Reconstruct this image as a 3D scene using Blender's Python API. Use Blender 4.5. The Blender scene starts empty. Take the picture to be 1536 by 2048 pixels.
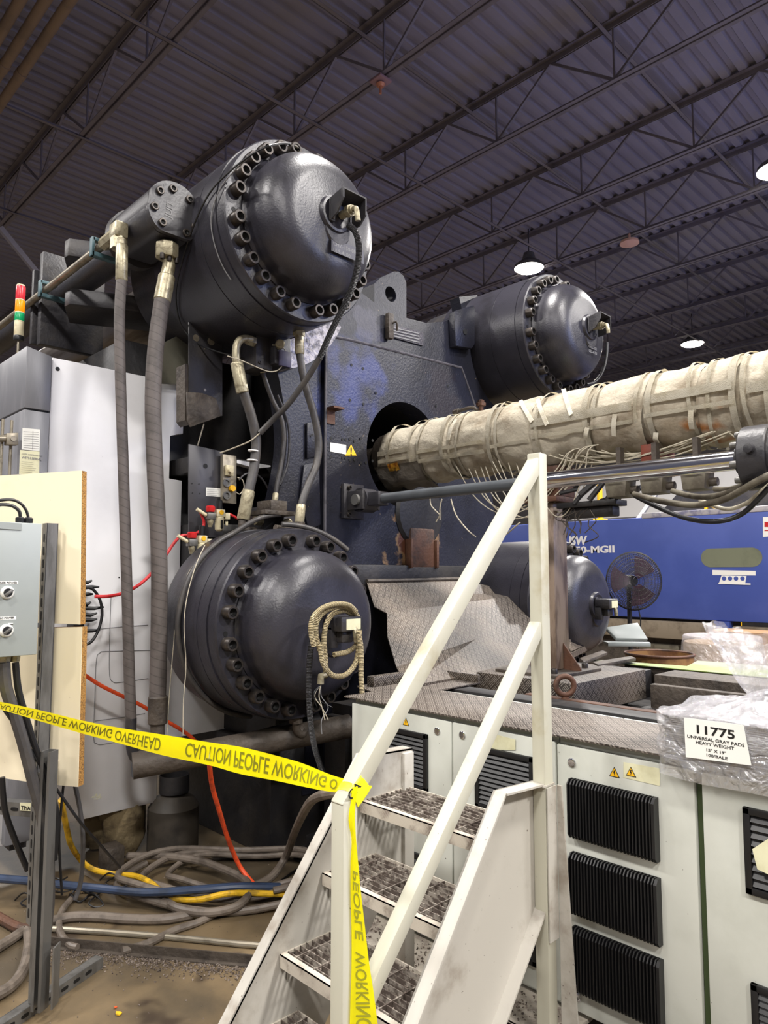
import bpy, bmesh, math, random
from mathutils import Vector, Matrix, noise as mnoise
R_ = random.Random(7)
sc = bpy.context.scene
COL = sc.collection
V = Vector
# ------------------------------------------------------------------ camera
FPX, CX, CY = 1420.0, 768.0, 1024.0
CAM = V((0, 0, 1.6))
PITCH = math.atan((1148 - CY) / FPX)
_d = V((-630 - CX, -(1148 - CY), -FPX)).normalized()
_up = V((0, math.cos(PITCH), -math.sin(PITCH)))
_x = -(_d - _up * _d.dot(_up)).normalized()
_y = _up.cross(_x)
RW = Matrix((_x, _y, _up))                 # world = RW @ camera vector
cd = bpy.data.cameras.new('camera'); cam = bpy.data.objects.new('camera', cd); COL.objects.link(cam)
cd.sensor_fit = 'VERTICAL'; cd.sensor_height = 24.0; cd.lens = 24.0 * FPX / 2048.0
cd.clip_start = 0.05; cd.clip_end = 200
cam.matrix_world = Matrix.Translation(CAM) @ RW.to_4x4()
sc.camera = cam
# ------------------------------------------------------------------ light
sc.view_settings.view_transform = 'Standard'; sc.view_settings.look = 'None'
sc.view_settings.gamma = 1; sc.view_settings.use_curve_mapping = False
sc.view_settings.exposure = 0.0
w = bpy.data.worlds.new('hall_air'); sc.world = w; w.use_nodes = True
w.node_tree.nodes['Background'].inputs[0].default_value = (0.72, 0.72, 0.95, 1)
w.node_tree.nodes['Background'].inputs[1].default_value = 0.15
def lamp(x, y, z, power, size=0.55, col=(1.0, 0.96, 0.92)):
    l = bpy.data.lights.new('high_bay_light', 'AREA'); l.shape = 'DISK'; l.size = size
    l.energy = power; l.color = col; l.spread = math.radians(170)
    o = bpy.data.objects.new('high_bay_light', l); COL.objects.link(o); o.location = (x, y, z - 0.05)
    return o
LAMPS_OFF = [(-6.9, -2.4), (-2.9, -2.4), (1.1, -2.4), (1.1, 3.9), (-2.6, 3.3), (5.1, 3.9), (5.1, -2.4),
             (-2.9, -8.7), (1.1, -8.7), (1.4, 10.1), (5.1, 10.1), (-10.9, -2.4), (-16.0, 4.6)]
for (x, y) in LAMPS_OFF:
    lamp(x, y, 7.0, 780 if x > 4 else 315, 0.9)
# cool fill lamp, unseen, added for the blue sheen on the platen
dl = bpy.data.lights.new('cool_fill_light', 'AREA'); dl.shape = 'RECTANGLE'; dl.size = 3; dl.size_y = 3.0
dl.energy = 260; dl.color = (0.42, 0.52, 1.0)
do = bpy.data.objects.new('cool_fill_light', dl); COL.objects.link(do); do.location = (7.5, 8.5, 4.6)
do.rotation_euler = (V((-3.4, 3.2, 2.6)) - V(do.location)).to_track_quat('-Z', 'Y').to_euler()
# ------------------------------------------------------------------ helpers
def ray(u, v): return RW @ V(((u - CX) / FPX, -(v - CY) / FPX, -1.0))
def P(u, v, x=None, y=None, z=None, d=None):
    """the point of the plane x=, y= or z= (or the distance d) seen along that line of sight"""
    r = ray(u, v)
    if x is not None: t = (x - CAM.x) / r.x
    elif y is not None: t = (y - CAM.y) / r.y
    elif z is not None: t = (z - CAM.z) / r.z
    else: t = d / r.length
    return CAM + r * t
def px(lst, **k):
    return [P(a[0], a[1], **k) if len(a) == 2 else P(a[0], a[1], **{list(k)[0]: a[2]}) for a in lst]
def S(r, g, b):
    f = lambda c: (c / 255 / 12.92) if c / 255 <= 0.04045 else ((c / 255 + 0.055) / 1.055) ** 2.4
    return (f(r), f(g), f(b), 1)
def smooth(pts, n=6, closed=False):
    pts = [V(p) for p in pts]
    if len(pts) < 3: return pts
    out = []; m = len(pts)
    rng = range(m if closed else m - 1)
    for i in rng:
        if closed: a, b, c, d = pts[(i-1) % m], pts[i], pts[(i+1) % m], pts[(i+2) % m]
        else: a, b, c, d = pts[max(i-1, 0)], pts[i], pts[i+1], pts[min(i+2, m-1)]
        for k in range(n):
            t = k / n
            out.append(0.5 * ((2*b) + (c-a)*t + (2*a-5*b+4*c-d)*t*t + (3*b-a-3*c+d)*t**3))
    if not closed: out.append(pts[-1])
    return out
# ---- materials
def mat(name, col, rough=0.5, metal=0.0, col2=None, scale=6.0, amt=0.5, bump=0.0, bscale=40.0, spec=0.5, lo=0.45, hi=0.65,
        col3=None, s3=20.0, lo3=0.6, hi3=0.68, emit=None, coat=0.0, alpha=None, stretch=None, coords='Object', post=None):
    m = bpy.data.materials.new(name); m.use_nodes = True
    nt = m.node_tree; N = nt.nodes; L = nt.links; b = N['Principled BSDF']
    b.inputs['Base Color'].default_value = col; b.inputs['Roughness'].default_value = rough
    b.inputs['Metallic'].default_value = metal; b.inputs['Specular IOR Level'].default_value = spec
    b.inputs['Coat Weight'].default_value = coat; b.inputs['Coat Roughness'].default_value = 0.15
    tc = N.new('ShaderNodeTexCoord'); mp = N.new('ShaderNodeMapping'); L.new(tc.outputs[coords], mp.inputs[0])
    if stretch: mp.inputs['Scale'].default_value = stretch
    cur = None
    def layer(cur, c2, s, a, l, h, det=6.0):
        nz = N.new('ShaderNodeTexNoise'); nz.inputs['Scale'].default_value = s; nz.inputs['Detail'].default_value = det
        nz.inputs['Roughness'].default_value = 0.62
        L.new(mp.outputs[0], nz.inputs['Vector'])
        mr = N.new('ShaderNodeMapRange'); mr.interpolation_type = 'SMOOTHSTEP'
        mr.inputs[1].default_value = l; mr.inputs[2].default_value = h; mr.inputs[4].default_value = a
        L.new(nz.outputs[0], mr.inputs[0])
        mx = N.new('ShaderNodeMix'); mx.data_type = 'RGBA'
        L.new(mr.outputs[0], mx.inputs[0])
        if cur is None: mx.inputs[6].default_value = col
        else: L.new(cur, mx.inputs[6])
        mx.inputs[7].default_value = c2
        return mx.outputs[2]
    if col2: cur = layer(cur, col2, scale, amt, lo, hi)
    if col3: cur = layer(cur, col3, s3, 1.0, lo3, hi3, 3.0)
    if cur is not None: L.new(cur, b.inputs['Base Color'])
    if bump:
        nz = N.new('ShaderNodeTexNoise'); nz.inputs['Scale'].default_value = bscale; nz.inputs['Detail'].default_value = 4
        L.new(mp.outputs[0], nz.inputs['Vector'])
        bp = N.new('ShaderNodeBump'); bp.inputs['Strength'].default_value = bump; bp.inputs['Distance'].default_value = 0.01
        L.new(nz.outputs[0], bp.inputs['Height']); L.new(bp.outputs[0], b.inputs['Normal'])
    if emit: b.inputs['Emission Color'].default_value = emit[0]; b.inputs['Emission Strength'].default_value = emit[1]
    if alpha is not None: b.inputs['Alpha'].default_value = alpha
    if post: post(nt, b, mp, cur)
    return m
def math_node(nt, op, a, b=None, c=None):
    n = nt.nodes.new('ShaderNodeMath'); n.operation = op
    for i, s in enumerate((a, b, c)):
        if s is None: continue
        if isinstance(s, (int, float)): n.inputs[i].default_value = s
        else: nt.links.new(s, n.inputs[i])
    return n.outputs[0]
def tread_plate(nt, b, mp, cur):
    """raised five-bar tread pattern, bars alternately turned, on metre-true UVs"""
    N = nt.nodes; L = nt.links; M = lambda *a: math_node(nt, *a)
    uv = N.new('ShaderNodeTexCoord'); m2 = N.new('ShaderNodeMapping'); m2.inputs['Rotation'].default_value = (0, 0, 0.785)
    m2.inputs['Scale'].default_value = (26, 26, 26); L.new(uv.outputs['UV'], m2.inputs[0])
    sp = N.new('ShaderNodeSeparateXYZ'); L.new(m2.outputs[0], sp.inputs[0]); x, y = sp.outputs[0], sp.outputs[1]
    par = M('MODULO', M('ABSOLUTE', M('ADD', M('FLOOR', x), M('FLOOR', y))), 2.0)
    fx, fy = M('FRACT', x), M('FRACT', y)
    def bars(a, c):
        s = M('GREATER_THAN', M('SINE', M('MULTIPLY', a, 6.2832 * 4)), 0.1)
        w_ = M('MULTIPLY', M('LESS_THAN', M('ABSOLUTE', M('SUBTRACT', c, 0.5)), 0.40), M('LESS_THAN', M('ABSOLUTE', M('SUBTRACT', a, 0.5)), 0.46))
        return M('MULTIPLY', s, w_)
    h = M('ADD', M('MULTIPLY', bars(fx, fy), par), M('MULTIPLY', bars(fy, fx), M('SUBTRACT', 1.0, par)))
    bp = N.new('ShaderNodeBump'); bp.inputs['Strength'].default_value = 0.9; bp.inputs['Distance'].default_value = 0.004
    L.new(h, bp.inputs['Height']); L.new(bp.outputs[0], b.inputs['Normal'])
    mx = N.new('ShaderNodeMix'); mx.data_type = 'RGBA'; L.new(M('MULTIPLY', h, 0.30), mx.inputs[0])
    L.new(cur, mx.inputs[6]); mx.inputs[7].default_value = S(190, 180, 168); L.new(mx.outputs[2], b.inputs['Base Color'])
def rings(nt, b, mp, cur):
    """wound wrapping: fine spiral seams down a hose, in UV v (metres along)"""
    N = nt.nodes; L = nt.links; M = lambda *a: math_node(nt, *a)
    uv = N.new('ShaderNodeTexCoord'); sp = N.new('ShaderNodeSeparateXYZ'); L.new(uv.outputs['UV'], sp.inputs[0])
    h = M('FRACT', M('MULTIPLY', M('ADD', sp.outputs[1], M('MULTIPLY', sp.outputs[0], 0.08)), 24.0))
    g = M('LESS_THAN', h, 0.10)
    mx = N.new('ShaderNodeMix'); mx.data_type = 'RGBA'; L.new(M('MULTIPLY', g, 0.55), mx.inputs[0])
    L.new(cur, mx.inputs[6]); mx.inputs[7].default_value = S(50, 46, 44); L.new(mx.outputs[2], b.inputs['Base Color'])
    bp = N.new('ShaderNodeBump'); bp.inputs['Strength'].default_value = 0.7; bp.inputs['Distance'].default_value = 0.003
    L.new(h, bp.inputs['Height']); L.new(bp.outputs[0], b.inputs['Normal'])
def corrug(nt, b, mp, cur):
    N = nt.nodes; L = nt.links; M = lambda *a: math_node(nt, *a)
    uv = N.new('ShaderNodeTexCoord'); sp = N.new('ShaderNodeSeparateXYZ'); L.new(uv.outputs['UV'], sp.inputs[0])
    h = M('SINE', M('MULTIPLY', sp.outputs[1], 6.2832 * 150.0))
    bp = N.new('ShaderNodeBump'); bp.inputs['Strength'].default_value = 1.0; bp.inputs['Distance'].default_value = 0.004
    L.new(h, bp.inputs['Height']); L.new(bp.outputs[0], b.inputs['Normal'])
    mx = N.new('ShaderNodeMix'); mx.data_type = 'RGBA'; L.new(M('MULTIPLY', M('LESS_THAN', h, -0.2), 0.65), mx.inputs[0])
    if cur is not None: L.new(cur, mx.inputs[6])
    else: mx.inputs[6].default_value = b.inputs['Base Color'].default_value
    mx.inputs[7].default_value = S(25, 22, 18); L.new(mx.outputs[2], b.inputs['Base Color'])
def platen_stains_sheen(nt, b, mp, cur):
    """painted blue sheen, dull patches and an oil-and-rust run below the nozzle hole"""
    N = nt.nodes; L = nt.links; M = lambda *a: math_node(nt, *a)
    g = N.new('ShaderNodeNewGeometry'); sp = N.new('ShaderNodeSeparateXYZ'); L.new(g.outputs['Position'], sp.inputs[0])
    y, z = sp.outputs[1], sp.outputs[2]
    nz = N.new('ShaderNodeTexNoise'); nz.inputs['Scale'].default_value = 7; nz.inputs['Detail'].default_value = 8; L.new(g.outputs['Position'], nz.inputs['Vector'])
    def blob(cy, cz, ry, rz, thr, w_):
        dy = M('DIVIDE', M('SUBTRACT', y, cy), ry); dz = M('DIVIDE', M('SUBTRACT', z, cz), rz)
        dd = M('SQRT', M('ADD', M('MULTIPLY', dy, dy), M('MULTIPLY', dz, dz)))
        k = M('ADD', M('SUBTRACT', 1.0, dd), M('MULTIPLY', M('SUBTRACT', nz.outputs[0], 0.5), 2.2))
        mr = N.new('ShaderNodeMapRange'); mr.interpolation_type = 'SMOOTHSTEP'; mr.inputs[1].default_value = thr; mr.inputs[2].default_value = thr + w_
        L.new(k, mr.inputs[0]); return mr.outputs[0]
    def over(cur, f, c, a=1.0):
        mx = N.new('ShaderNodeMix'); mx.data_type = 'RGBA'; L.new(M('MULTIPLY', f, a), mx.inputs[0]); L.new(cur, mx.inputs[6])
        mx.inputs[7].default_value = c; return mx.outputs[2]
    cur = over(cur, blob(3.0, 2.85, 0.5, 0.5, 0.2, 0.7), S(52, 62, 116), 0.75)  # blue sheen of the upper face, put into the colour
    cur = over(cur, blob(3.9, 2.9, 0.3, 0.4, 0.3, 0.5), S(40, 34, 38), 0.6)
    cur = over(cur, blob(3.62, 1.78, 0.34, 0.42, 0.35, 0.15), S(150, 120, 84), 0.75)
    cur = over(cur, blob(3.62, 1.80, 0.22, 0.36, 0.2, 0.2), S(82, 46, 36), 0.9)
    cur = over(cur, blob(3.2, 3.3, 0.3, 0.2, 0.5, 0.2), S(66, 66, 80), 0.6)
    L.new(cur, b.inputs['Base Color'])
INK = S(66, 66, 74)
M_ = {}
M_['tank'] = mat('tank_paint', S(46, 45, 53), 0.36, 0, S(34, 33, 38), 3.5, 0.8, 0.12, 90, spec=0.55, col3=S(118, 114, 108), s3=60, lo3=0.74, hi3=0.78)
M_['tankdirty'] = mat('tank_paint_worn', S(46, 45, 50), 0.42, 0, S(76, 72, 68), 5, 0.5, 0.15, 60, spec=0.6, lo=0.5, hi=0.75)
M_['platen'] = mat('platen_paint', S(31, 32, 42), 0.36, 0, S(22, 22, 28), 4, 0.8, 0.2, 70, spec=0.42, col3=S(110, 98, 84), s3=26, lo3=0.70, hi3=0.75, post=platen_stains_sheen)
M_['scraped'] = mat('scraped_casting', S(150, 146, 150), 0.35, 0.4, S(60, 58, 64), 24, 0.9, 0.6, 30)
M_['dark'] = mat('dark_steel', S(44, 43, 47), 0.45, 0, S(66, 62, 58), 6, 0.6, 0.2, 60)
M_['void'] = mat('oily_black_steel', S(26, 25, 27), 0.5, 0, S(46, 42, 38), 5, 0.6, 0.2, 40)
M_['black'] = mat('black_plastic', S(20, 20, 22), 0.42)
M_['bolt'] = mat('bolt_black_oxide', S(58, 54, 52), 0.38, 0.5, S(92, 82, 72), 40, 0.5)
M_['socket'] = mat('bolt_socket', S(8, 8, 9), 0.6)
M_['hose'] = mat('wrapped_hose', S(88, 81, 78), 0.62, 0, S(62, 57, 54), 9, 0.7, post=rings)
M_['hose2'] = mat('rubber_hose', S(64, 62, 62), 0.42, 0, S(84, 79, 73), 14, 0.5, 0.1, 80)
M_['floorhose'] = mat('dusty_hose', S(112, 102, 92), 0.45, 0, S(78, 70, 62), 14, 0.7, 0.1, 80)
M_['brass'] = mat('dull_fitting', S(172, 164, 138), 0.38, 0.45, S(108, 98, 76), 30, 0.7, 0.15, 80)
M_['pipe'] = mat('zinc_pipe', S(152, 144, 128), 0.38, 0.55, S(96, 90, 78), 12, 0.6)
M_['rod'] = mat('tie_bar_steel', S(120, 114, 110), 0.34, 0.75, S(70, 62, 56), 4, 0.7, stretch=(0.3, 3, 3))
M_['chrome'] = mat('chrome', S(225, 226, 230), 0.12, 1.0, S(190, 190, 195), 3, 0.5, stretch=(0.2, 9, 9))
M_['greyrod'] = mat('grey_rod_paint', S(78, 82, 86), 0.32, 0, S(64, 66, 68), 6, 0.5, spec=0.7)
M_['white'] = mat('white_enamel', S(222, 222, 224), 0.42, 0, S(204, 203, 202), 1.2, 0.5, col3=S(120, 112, 96), s3=60, lo3=0.735, hi3=0.76)
M_['cabwhite'] = mat('cabinet_white', S(194, 196, 187), 0.4, 0, S(174, 176, 165), 2.0, 0.6, col3=S(92, 88, 80), s3=46, lo3=0.735, hi3=0.75)
M_['grey'] = mat('cabinet_grey', S(118, 119, 124), 0.42, 0.1, S(142, 142, 146), 2.2, 0.6, stretch=(3, 3, 0.6))
M_['greylight'] = mat('enclosure_grey', S(150, 156, 154), 0.4, 0, S(140, 146, 144), 3, 0.5)
M_['galv'] = mat('galvanised_strut', S(124, 123, 120), 0.42, 0.6, S(92, 90, 86), 8, 0.7, stretch=(2, 2, 0.5))
M_['board'] = mat('cream_laminate', S(238, 226, 196), 0.5, 0, S(222, 198, 150), 2.5, 0.55, lo=0.52, hi=0.75, col3=S(140, 110, 70), s3=40, lo3=0.725, hi3=0.75)
M_['boardedge'] = mat('chipboard_edge', S(168, 124, 62), 0.9, 0, S(96, 66, 34), 160, 0.9, 0.5, 200)
M_['stair'] = mat('stair_cream_paint', S(178, 174, 165), 0.42, 0, S(124, 112, 98), 5, 0.75, lo=0.48, hi=0.72, col3=S(86, 74, 66), s3=70, lo3=0.69, hi3=0.73)
M_['stairrail'] = mat('rail_cream_paint', S(184, 182, 165), 0.42, 0, S(150, 136, 98), 4, 0.6, lo=0.55, hi=0.75, col3=S(70, 60, 54), s3=80, lo3=0.735, hi3=0.76)
M_['nosing'] = mat('painted_tread_plate', S(186, 178, 164), 0.5, 0, S(110, 96, 88), 12, 0.8, post=tread_plate)
M_['grating'] = mat('dirty_grating', S(150, 142, 132), 0.6, 0.1, S(70, 58, 52), 30, 0.9, lo=0.4, hi=0.55)
M_['tread'] = mat('dirty_tread_plate', S(76, 68, 61), 0.55, 0.05, S(42, 35, 30), 3, 0.9, lo=0.4, hi=0.7, post=tread_plate)
M_['treadoil'] = mat('oily_tread_plate', S(74, 63, 52), 0.52, 0.05, S(34, 27, 22), 2.2, 0.95, lo=0.40, hi=0.60, post=tread_plate)
M_['rust'] = mat('rusty_steel', S(92, 62, 46), 0.6, 0.2, S(52, 42, 38), 8, 0.8, 0.3, 50)
M_['column'] = mat('raw_steel_column', S(146, 128, 112), 0.42, 0.1, S(88, 70, 58), 5, 0.8, stretch=(3, 3, 0.6))
M_['grime'] = mat('grimy_steel', S(78, 70, 62), 0.6, 0.1, S(44, 38, 34), 7, 0.8, 0.6, 40)
M_['concrete'] = mat('oil_stained_concrete', S(112, 96, 72), 0.42, 0, S(74, 66, 54), 1.1, 0.9, 0.1, 30, lo=0.4, hi=0.62, col3=S(60, 50, 40), s3=3.2, lo3=0.60, hi3=0.74, coords='Object')
M_['decking'] = mat('roof_deck_paint', S(132, 128, 141), 0.6, 0, S(116, 112, 124), 0.4, 0.6)
M_['joist'] = mat('joist_paint', S(118, 112, 118), 0.55, 0.1, S(96, 90, 96), 2, 0.6)
M_['tan'] = mat('tan_pipe', S(132, 112, 92), 0.6, 0, S(104, 90, 76), 2, 0.6)
M_['jacket'] = mat('insulation_cloth', S(178, 170, 153), 0.85, 0, S(122, 108, 88), 3.2, 0.8, 0.5, 45, spec=0.2, lo=0.45, hi=0.68, col3=S(150, 96, 48), s3=2.3, lo3=0.665, hi3=0.74)
M_['strap'] = mat('strap_webbing', S(206, 200, 184), 0.85, 0, S(176, 166, 142), 12, 0.6, 0.3, 200, spec=0.2)
M_['wire'] = mat('white_wire', S(198, 190, 170), 0.55, 0, S(140, 130, 112), 12, 0.6)
M_['redhose'] = mat('red_air_hose', S(188, 42, 46), 0.35)
M_['red'] = mat('red_plastic', S(190, 34, 36), 0.35)
M_['orange'] = mat('orange_cord', S(232, 84, 40), 0.5, 0, S(150, 60, 36), 20, 0.6)
M_['yellow'] = mat('yellow_cable', S(222, 176, 34), 0.45, 0, S(120, 96, 40), 14, 0.7)
M_['bluehose'] = mat('blue_hose', S(52, 66, 92), 0.35, 0, S(36, 42, 52), 8, 0.6)
M_['tape'] = mat('yellow_barricade_tape', S(252, 244, 20), 0.3, 0, S(240, 232, 16), 2, 0.4, 0.15, 14, spec=0.6)
M_['tapeink'] = mat('tape_ink_through', S(140, 138, 30), 0.45)
M_['ink'] = mat('black_ink', S(18, 18, 18), 0.5)
M_['greyink'] = mat('grey_ink', S(120, 120, 122), 0.6)
M_['label'] = mat('paper_label', S(232, 232, 226), 0.55)
M_['oldlabel'] = mat('aged_label', S(222, 220, 186), 0.55, 0, S(196, 190, 150), 8, 0.6)
M_['warn'] = mat('warning_yellow', S(244, 186, 26), 0.45)
M_['blue'] = mat('blue_machine_paint', S(66, 84, 158), 0.4, 0, S(78, 96, 172), 1.1, 0.6)
M_['whitetext'] = mat('white_lettering', S(226, 224, 222), 0.5)
M_['glass'] = mat('dim_window_pane', S(120, 124, 104), 0.15, 0, S(92, 96, 82), 2, 0.7)
M_['plasticgrey'] = mat('dirty_plastic_box', S(104, 98, 84), 0.55, 0, S(66, 58, 48), 9, 0.8)
M_['ivory'] = mat('ivory_plastic', S(216, 206, 172), 0.45, 0, S(168, 150, 112), 18, 0.6)
M_['cream_conduit'] = mat('cream_conduit', S(222, 204, 160), 0.5, 0, S(190, 168, 120), 16, 0.4, post=corrug)
M_['blk_conduit'] = mat('black_conduit', S(46, 46, 50), 0.35, 0, S(60, 60, 62), 20, 0.3, post=corrug)
M_['padgrey'] = mat('grey_felt_pads', S(112, 110, 112), 0.95, 0, S(88, 86, 88), 30, 0.7, 0.3, 120, spec=0.1)
M_['sheetgreen'] = mat('overspray_sheet', S(128, 130, 110), 0.5, 0, S(118, 138, 56), 1.6, 0.9, lo=0.46, hi=0.6, col3=S(110, 104, 84), s3=9, lo3=0.66, hi3=0.72)
M_['sack'] = mat('dirty_sack', S(120, 106, 78), 0.9, 0, S(70, 58, 42), 12, 0.8, 0.6, 40)
M_['debris'] = mat('metal_debris', S(120, 108, 98), 0.6, 0.2, S(60, 50, 44), 60, 0.9)
M_['wood'] = mat('pallet_wood', S(150, 112, 76), 0.8, 0, S(100, 72, 48), 6, 0.7, stretch=(1, 8, 8))
M_['wall'] = mat('hall_wall_paint', S(200, 198, 196), 0.7, 0, S(180, 178, 176), 0.5, 0.5)
M_['copper'] = mat('copper_sprinkler', S(206, 140, 110), 0.4, 0.3)
M_['lampglow'] = mat('lamp_lens', (1, 1, 1, 1), 0.5, emit=((1.0, 0.95, 0.86, 1), 60))
def lens(name, c, e): return mat(name, c, 0.25, 0, emit=(c, e))
M_['led_red'] = lens('red_lens', S(200, 52, 62), 0.12); M_['led_amber'] = lens('amber_lens', S(255, 140, 10), 0.35); M_['led_green'] = lens('green_lens', S(20, 150, 92), 0.2)
def film():
    m = bpy.data.materials.new('clear_plastic_film'); m.use_nodes = True; nt = m.node_tree; N = nt.nodes; L = nt.links
    N.remove(N['Principled BSDF']); out = N['Material Output']
    tr = N.new('ShaderNodeBsdfTransparent'); tr.inputs[0].default_value = (0.97, 0.97, 0.98, 1)
    gl = N.new('ShaderNodeBsdfGlossy'); gl.inputs['Roughness'].default_value = 0.14; gl.inputs[0].default_value = (1, 1, 1, 1)
    df = N.new('ShaderNodeBsdfDiffuse'); df.inputs[0].default_value = (0.85, 0.84, 0.86, 1)
    tc = N.new('ShaderNodeTexCoord'); nz = N.new('ShaderNodeTexNoise'); nz.inputs['Scale'].default_value = 13; nz.inputs['Detail'].default_value = 5
    nz.inputs['Distortion'].default_value = 1.6
    L.new(tc.outputs['Object'], nz.inputs['Vector']); bp = N.new('ShaderNodeBump'); bp.inputs['Strength'].default_value = 1; bp.inputs['Distance'].default_value = 0.03
    L.new(nz.outputs[0], bp.inputs['Height']); L.new(bp.outputs[0], gl.inputs['Normal']); L.new(bp.outputs[0], df.inputs['Normal'])
    m1 = N.new('ShaderNodeMixShader'); m1.inputs[0].default_value = 0.22; L.new(tr.outputs[0], m1.inputs[1]); L.new(df.outputs[0], m1.inputs[2])
    m2 = N.new('ShaderNodeMixShader'); m2.inputs[0].default_value = 0.17; L.new(m1.outputs[0], m2.inputs[1]); L.new(gl.outputs[0], m2.inputs[2])
    L.new(m2.outputs[0], out.inputs[0]); return m
M_['film'] = film()
# ---- mesh building
class MB:
    def __init__(s): s.bm = bmesh.new(); s.uvt = {}
    def mesh(s, verts, faces):
        vs = [s.bm.verts.new(v) for v in verts]; out = []
        for f in faces:
            try: out.append(s.bm.faces.new([vs[i] for i in f]))
            except ValueError: pass
        return vs, out
    def _bev(s, fs, b, seg=2):
        if b > 0:
            es = list({e for f in fs for e in f.edges})
            bmesh.ops.bevel(s.bm, geom=es, offset=b, segments=seg, affect='EDGES', profile=0.5, clamp_overlap=True)
    def box(s, x0, x1, y0, y1, z0, z1, b=0.0, rot=None, seg=2):
        vs = [V((x, y, z)) for x in (x0, x1) for y in (y0, y1) for z in (z0, z1)]
        if rot is not None:
            c = V(((x0+x1)/2, (y0+y1)/2, (z0+z1)/2)); vs = [c + rot @ (v - c) for v in vs]
        _, f = s.mesh(vs, [(0, 1, 3, 2), (4, 6, 7, 5), (0, 4, 5, 1), (2, 3, 7, 6), (0, 2, 6, 4), (1, 5, 7, 3)]); s._bev(f, b, seg); return s
    def bar(s, p, q, wd, ht, up=(0, 0, 1), b=0.0):
        p, q = V(p), V(q); d = (q - p).normalized(); sd = d.cross(V(up)).normalized(); u2 = sd.cross(d)
        vs = [c + sd * a * wd / 2 + u2 * e * ht / 2 for c in (p, q) for a in (-1, 1) for e in (-1, 1)]
        _, f = s.mesh(vs, [(0, 1, 3, 2), (4, 6, 7, 5), (0, 4, 5, 1), (2, 3, 7, 6), (0, 2, 6, 4), (1, 5, 7, 3)]); s._bev(f, b); return s
    def prism(s, pts, vec, b=0.0):
        n = len(pts); vec = V(vec); pts = [V(p) for p in pts]
        _, f = s.mesh(pts + [p + vec for p in pts], [tuple(range(n))[::-1], tuple(range(n, 2*n))] + [(i, (i+1) % n, n+(i+1) % n, n+i) for i in range(n)])
        s._bev(f, b); return s
    def plate(s, outer, holes, vec):
        """flat plate with holes; outer and holes are loops of 3-D points"""
        vec = V(vec); bm = s.bm; es = []; loops = []
        for lp in [outer] + holes:
            vs = [bm.verts.new(V(p)) for p in lp]; loops.append(vs)
            for i in range(len(vs)): es.append(bm.edges.new((vs[i], vs[(i+1) % len(vs)])))
        r = bmesh.ops.triangle_fill(bm, edges=es, use_beauty=True, use_dissolve=False)
        fs = [g for g in r['geom'] if isinstance(g, bmesh.types.BMFace)]
        mp = {}
        for vs in loops:
            for v in vs: mp[v] = bm.verts.new(v.co + vec)
        for f in fs: bm.faces.new([mp[v] for v in f.verts][::-1])
        for vs in loops:
            for i in range(len(vs)):
                a, b_ = vs[i], vs[(i+1) % len(vs)]
                bm.faces.new((a, b_, mp[b_], mp[a]))
        return s
    def tube(s, pts, r, n=10, closed=False, cap=True, sm=0):
        pts = [V(p) for p in pts]
        if sm: pts = smooth(pts, sm, closed)
        m = len(pts); T = []
        for i in range(m):
            a = pts[(i-1) % m] if (closed or i > 0) else pts[i]; b = pts[(i+1) % m] if (closed or i < m-1) else pts[i]
            t = (b - a); T.append(t.normalized() if t.length > 1e-9 else V((0, 0, 1)))
        nrm = T[0].orthogonal().normalized(); rngs = []; L = 0; lens_ = []
        for i in range(m):
            if i: L += (pts[i] - pts[i-1]).length
            lens_.append(L)
            nrm = (nrm - T[i] * nrm.dot(T[i])); nrm = nrm.normalized() if nrm.length > 1e-6 else T[i].orthogonal().normalized()
            bn = T[i].cross(nrm); rr = r[i] if isinstance(r, (list, tuple)) else (r(i / max(m-1, 1)) if callable(r) else r)
            rngs.append([s.bm.verts.new(pts[i] + (nrm * math.cos(k*2*math.pi/n) + bn * math.sin(k*2*math.pi/n)) * rr) for k in range(n)])
        for i in range(m if closed else m-1):
            A, B = rngs[i], rngs[(i+1) % m]
            for k in range(n):
                f = s.bm.faces.new((A[k], A[(k+1) % n], B[(k+1) % n], B[k]))
                l2 = lens_[(i+1) % m] if i < m-1 else L
                s.uvt[f] = {A[k]: (k/n, lens_[i]), A[(k+1) % n]: ((k+1)/n, lens_[i]), B[(k+1) % n]: ((k+1)/n, l2), B[k]: (k/n, l2)}
        if cap and not closed: s.bm.faces.new(rngs[0][::-1]); s.bm.faces.new(rngs[-1])
        return s
    def lathe(s, prof, o, axis=(1, 0, 0), n=48, cap=True, ph=0.0, arc=None):
        o = V(o); ax = V(axis).normalized(); u = V((0, 0, 1)) if abs(ax.z) < 0.9 else V((1, 0, 0)); u = (u - ax * u.dot(ax)).normalized(); w_ = ax.cross(u)
        rg = []
        for (t, r) in prof:
            rg.append([s.bm.verts.new(o + ax*t + (u*math.cos(ph+k*2*math.pi/n) + w_*math.sin(ph+k*2*math.pi/n))*max(r, 1e-4)) for k in range(n)])
        for A, B in zip(rg, rg[1:]):
            for k in range(n): s.bm.faces.new((A[k], A[(k+1) % n], B[(k+1) % n], B[k]))
        if cap: s.bm.faces.new(rg[0][::-1]); s.bm.faces.new(rg[-1])
        return s
    def cyl(s, p, q, r, n=20, r2=None):
        p, q = V(p), V(q); return s.lathe([(0, r), ((q-p).length, r if r2 is None else r2)], p, q - p, n)
    def hexa(s, p, q, r): return s.cyl(p, q, r, 6)
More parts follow.
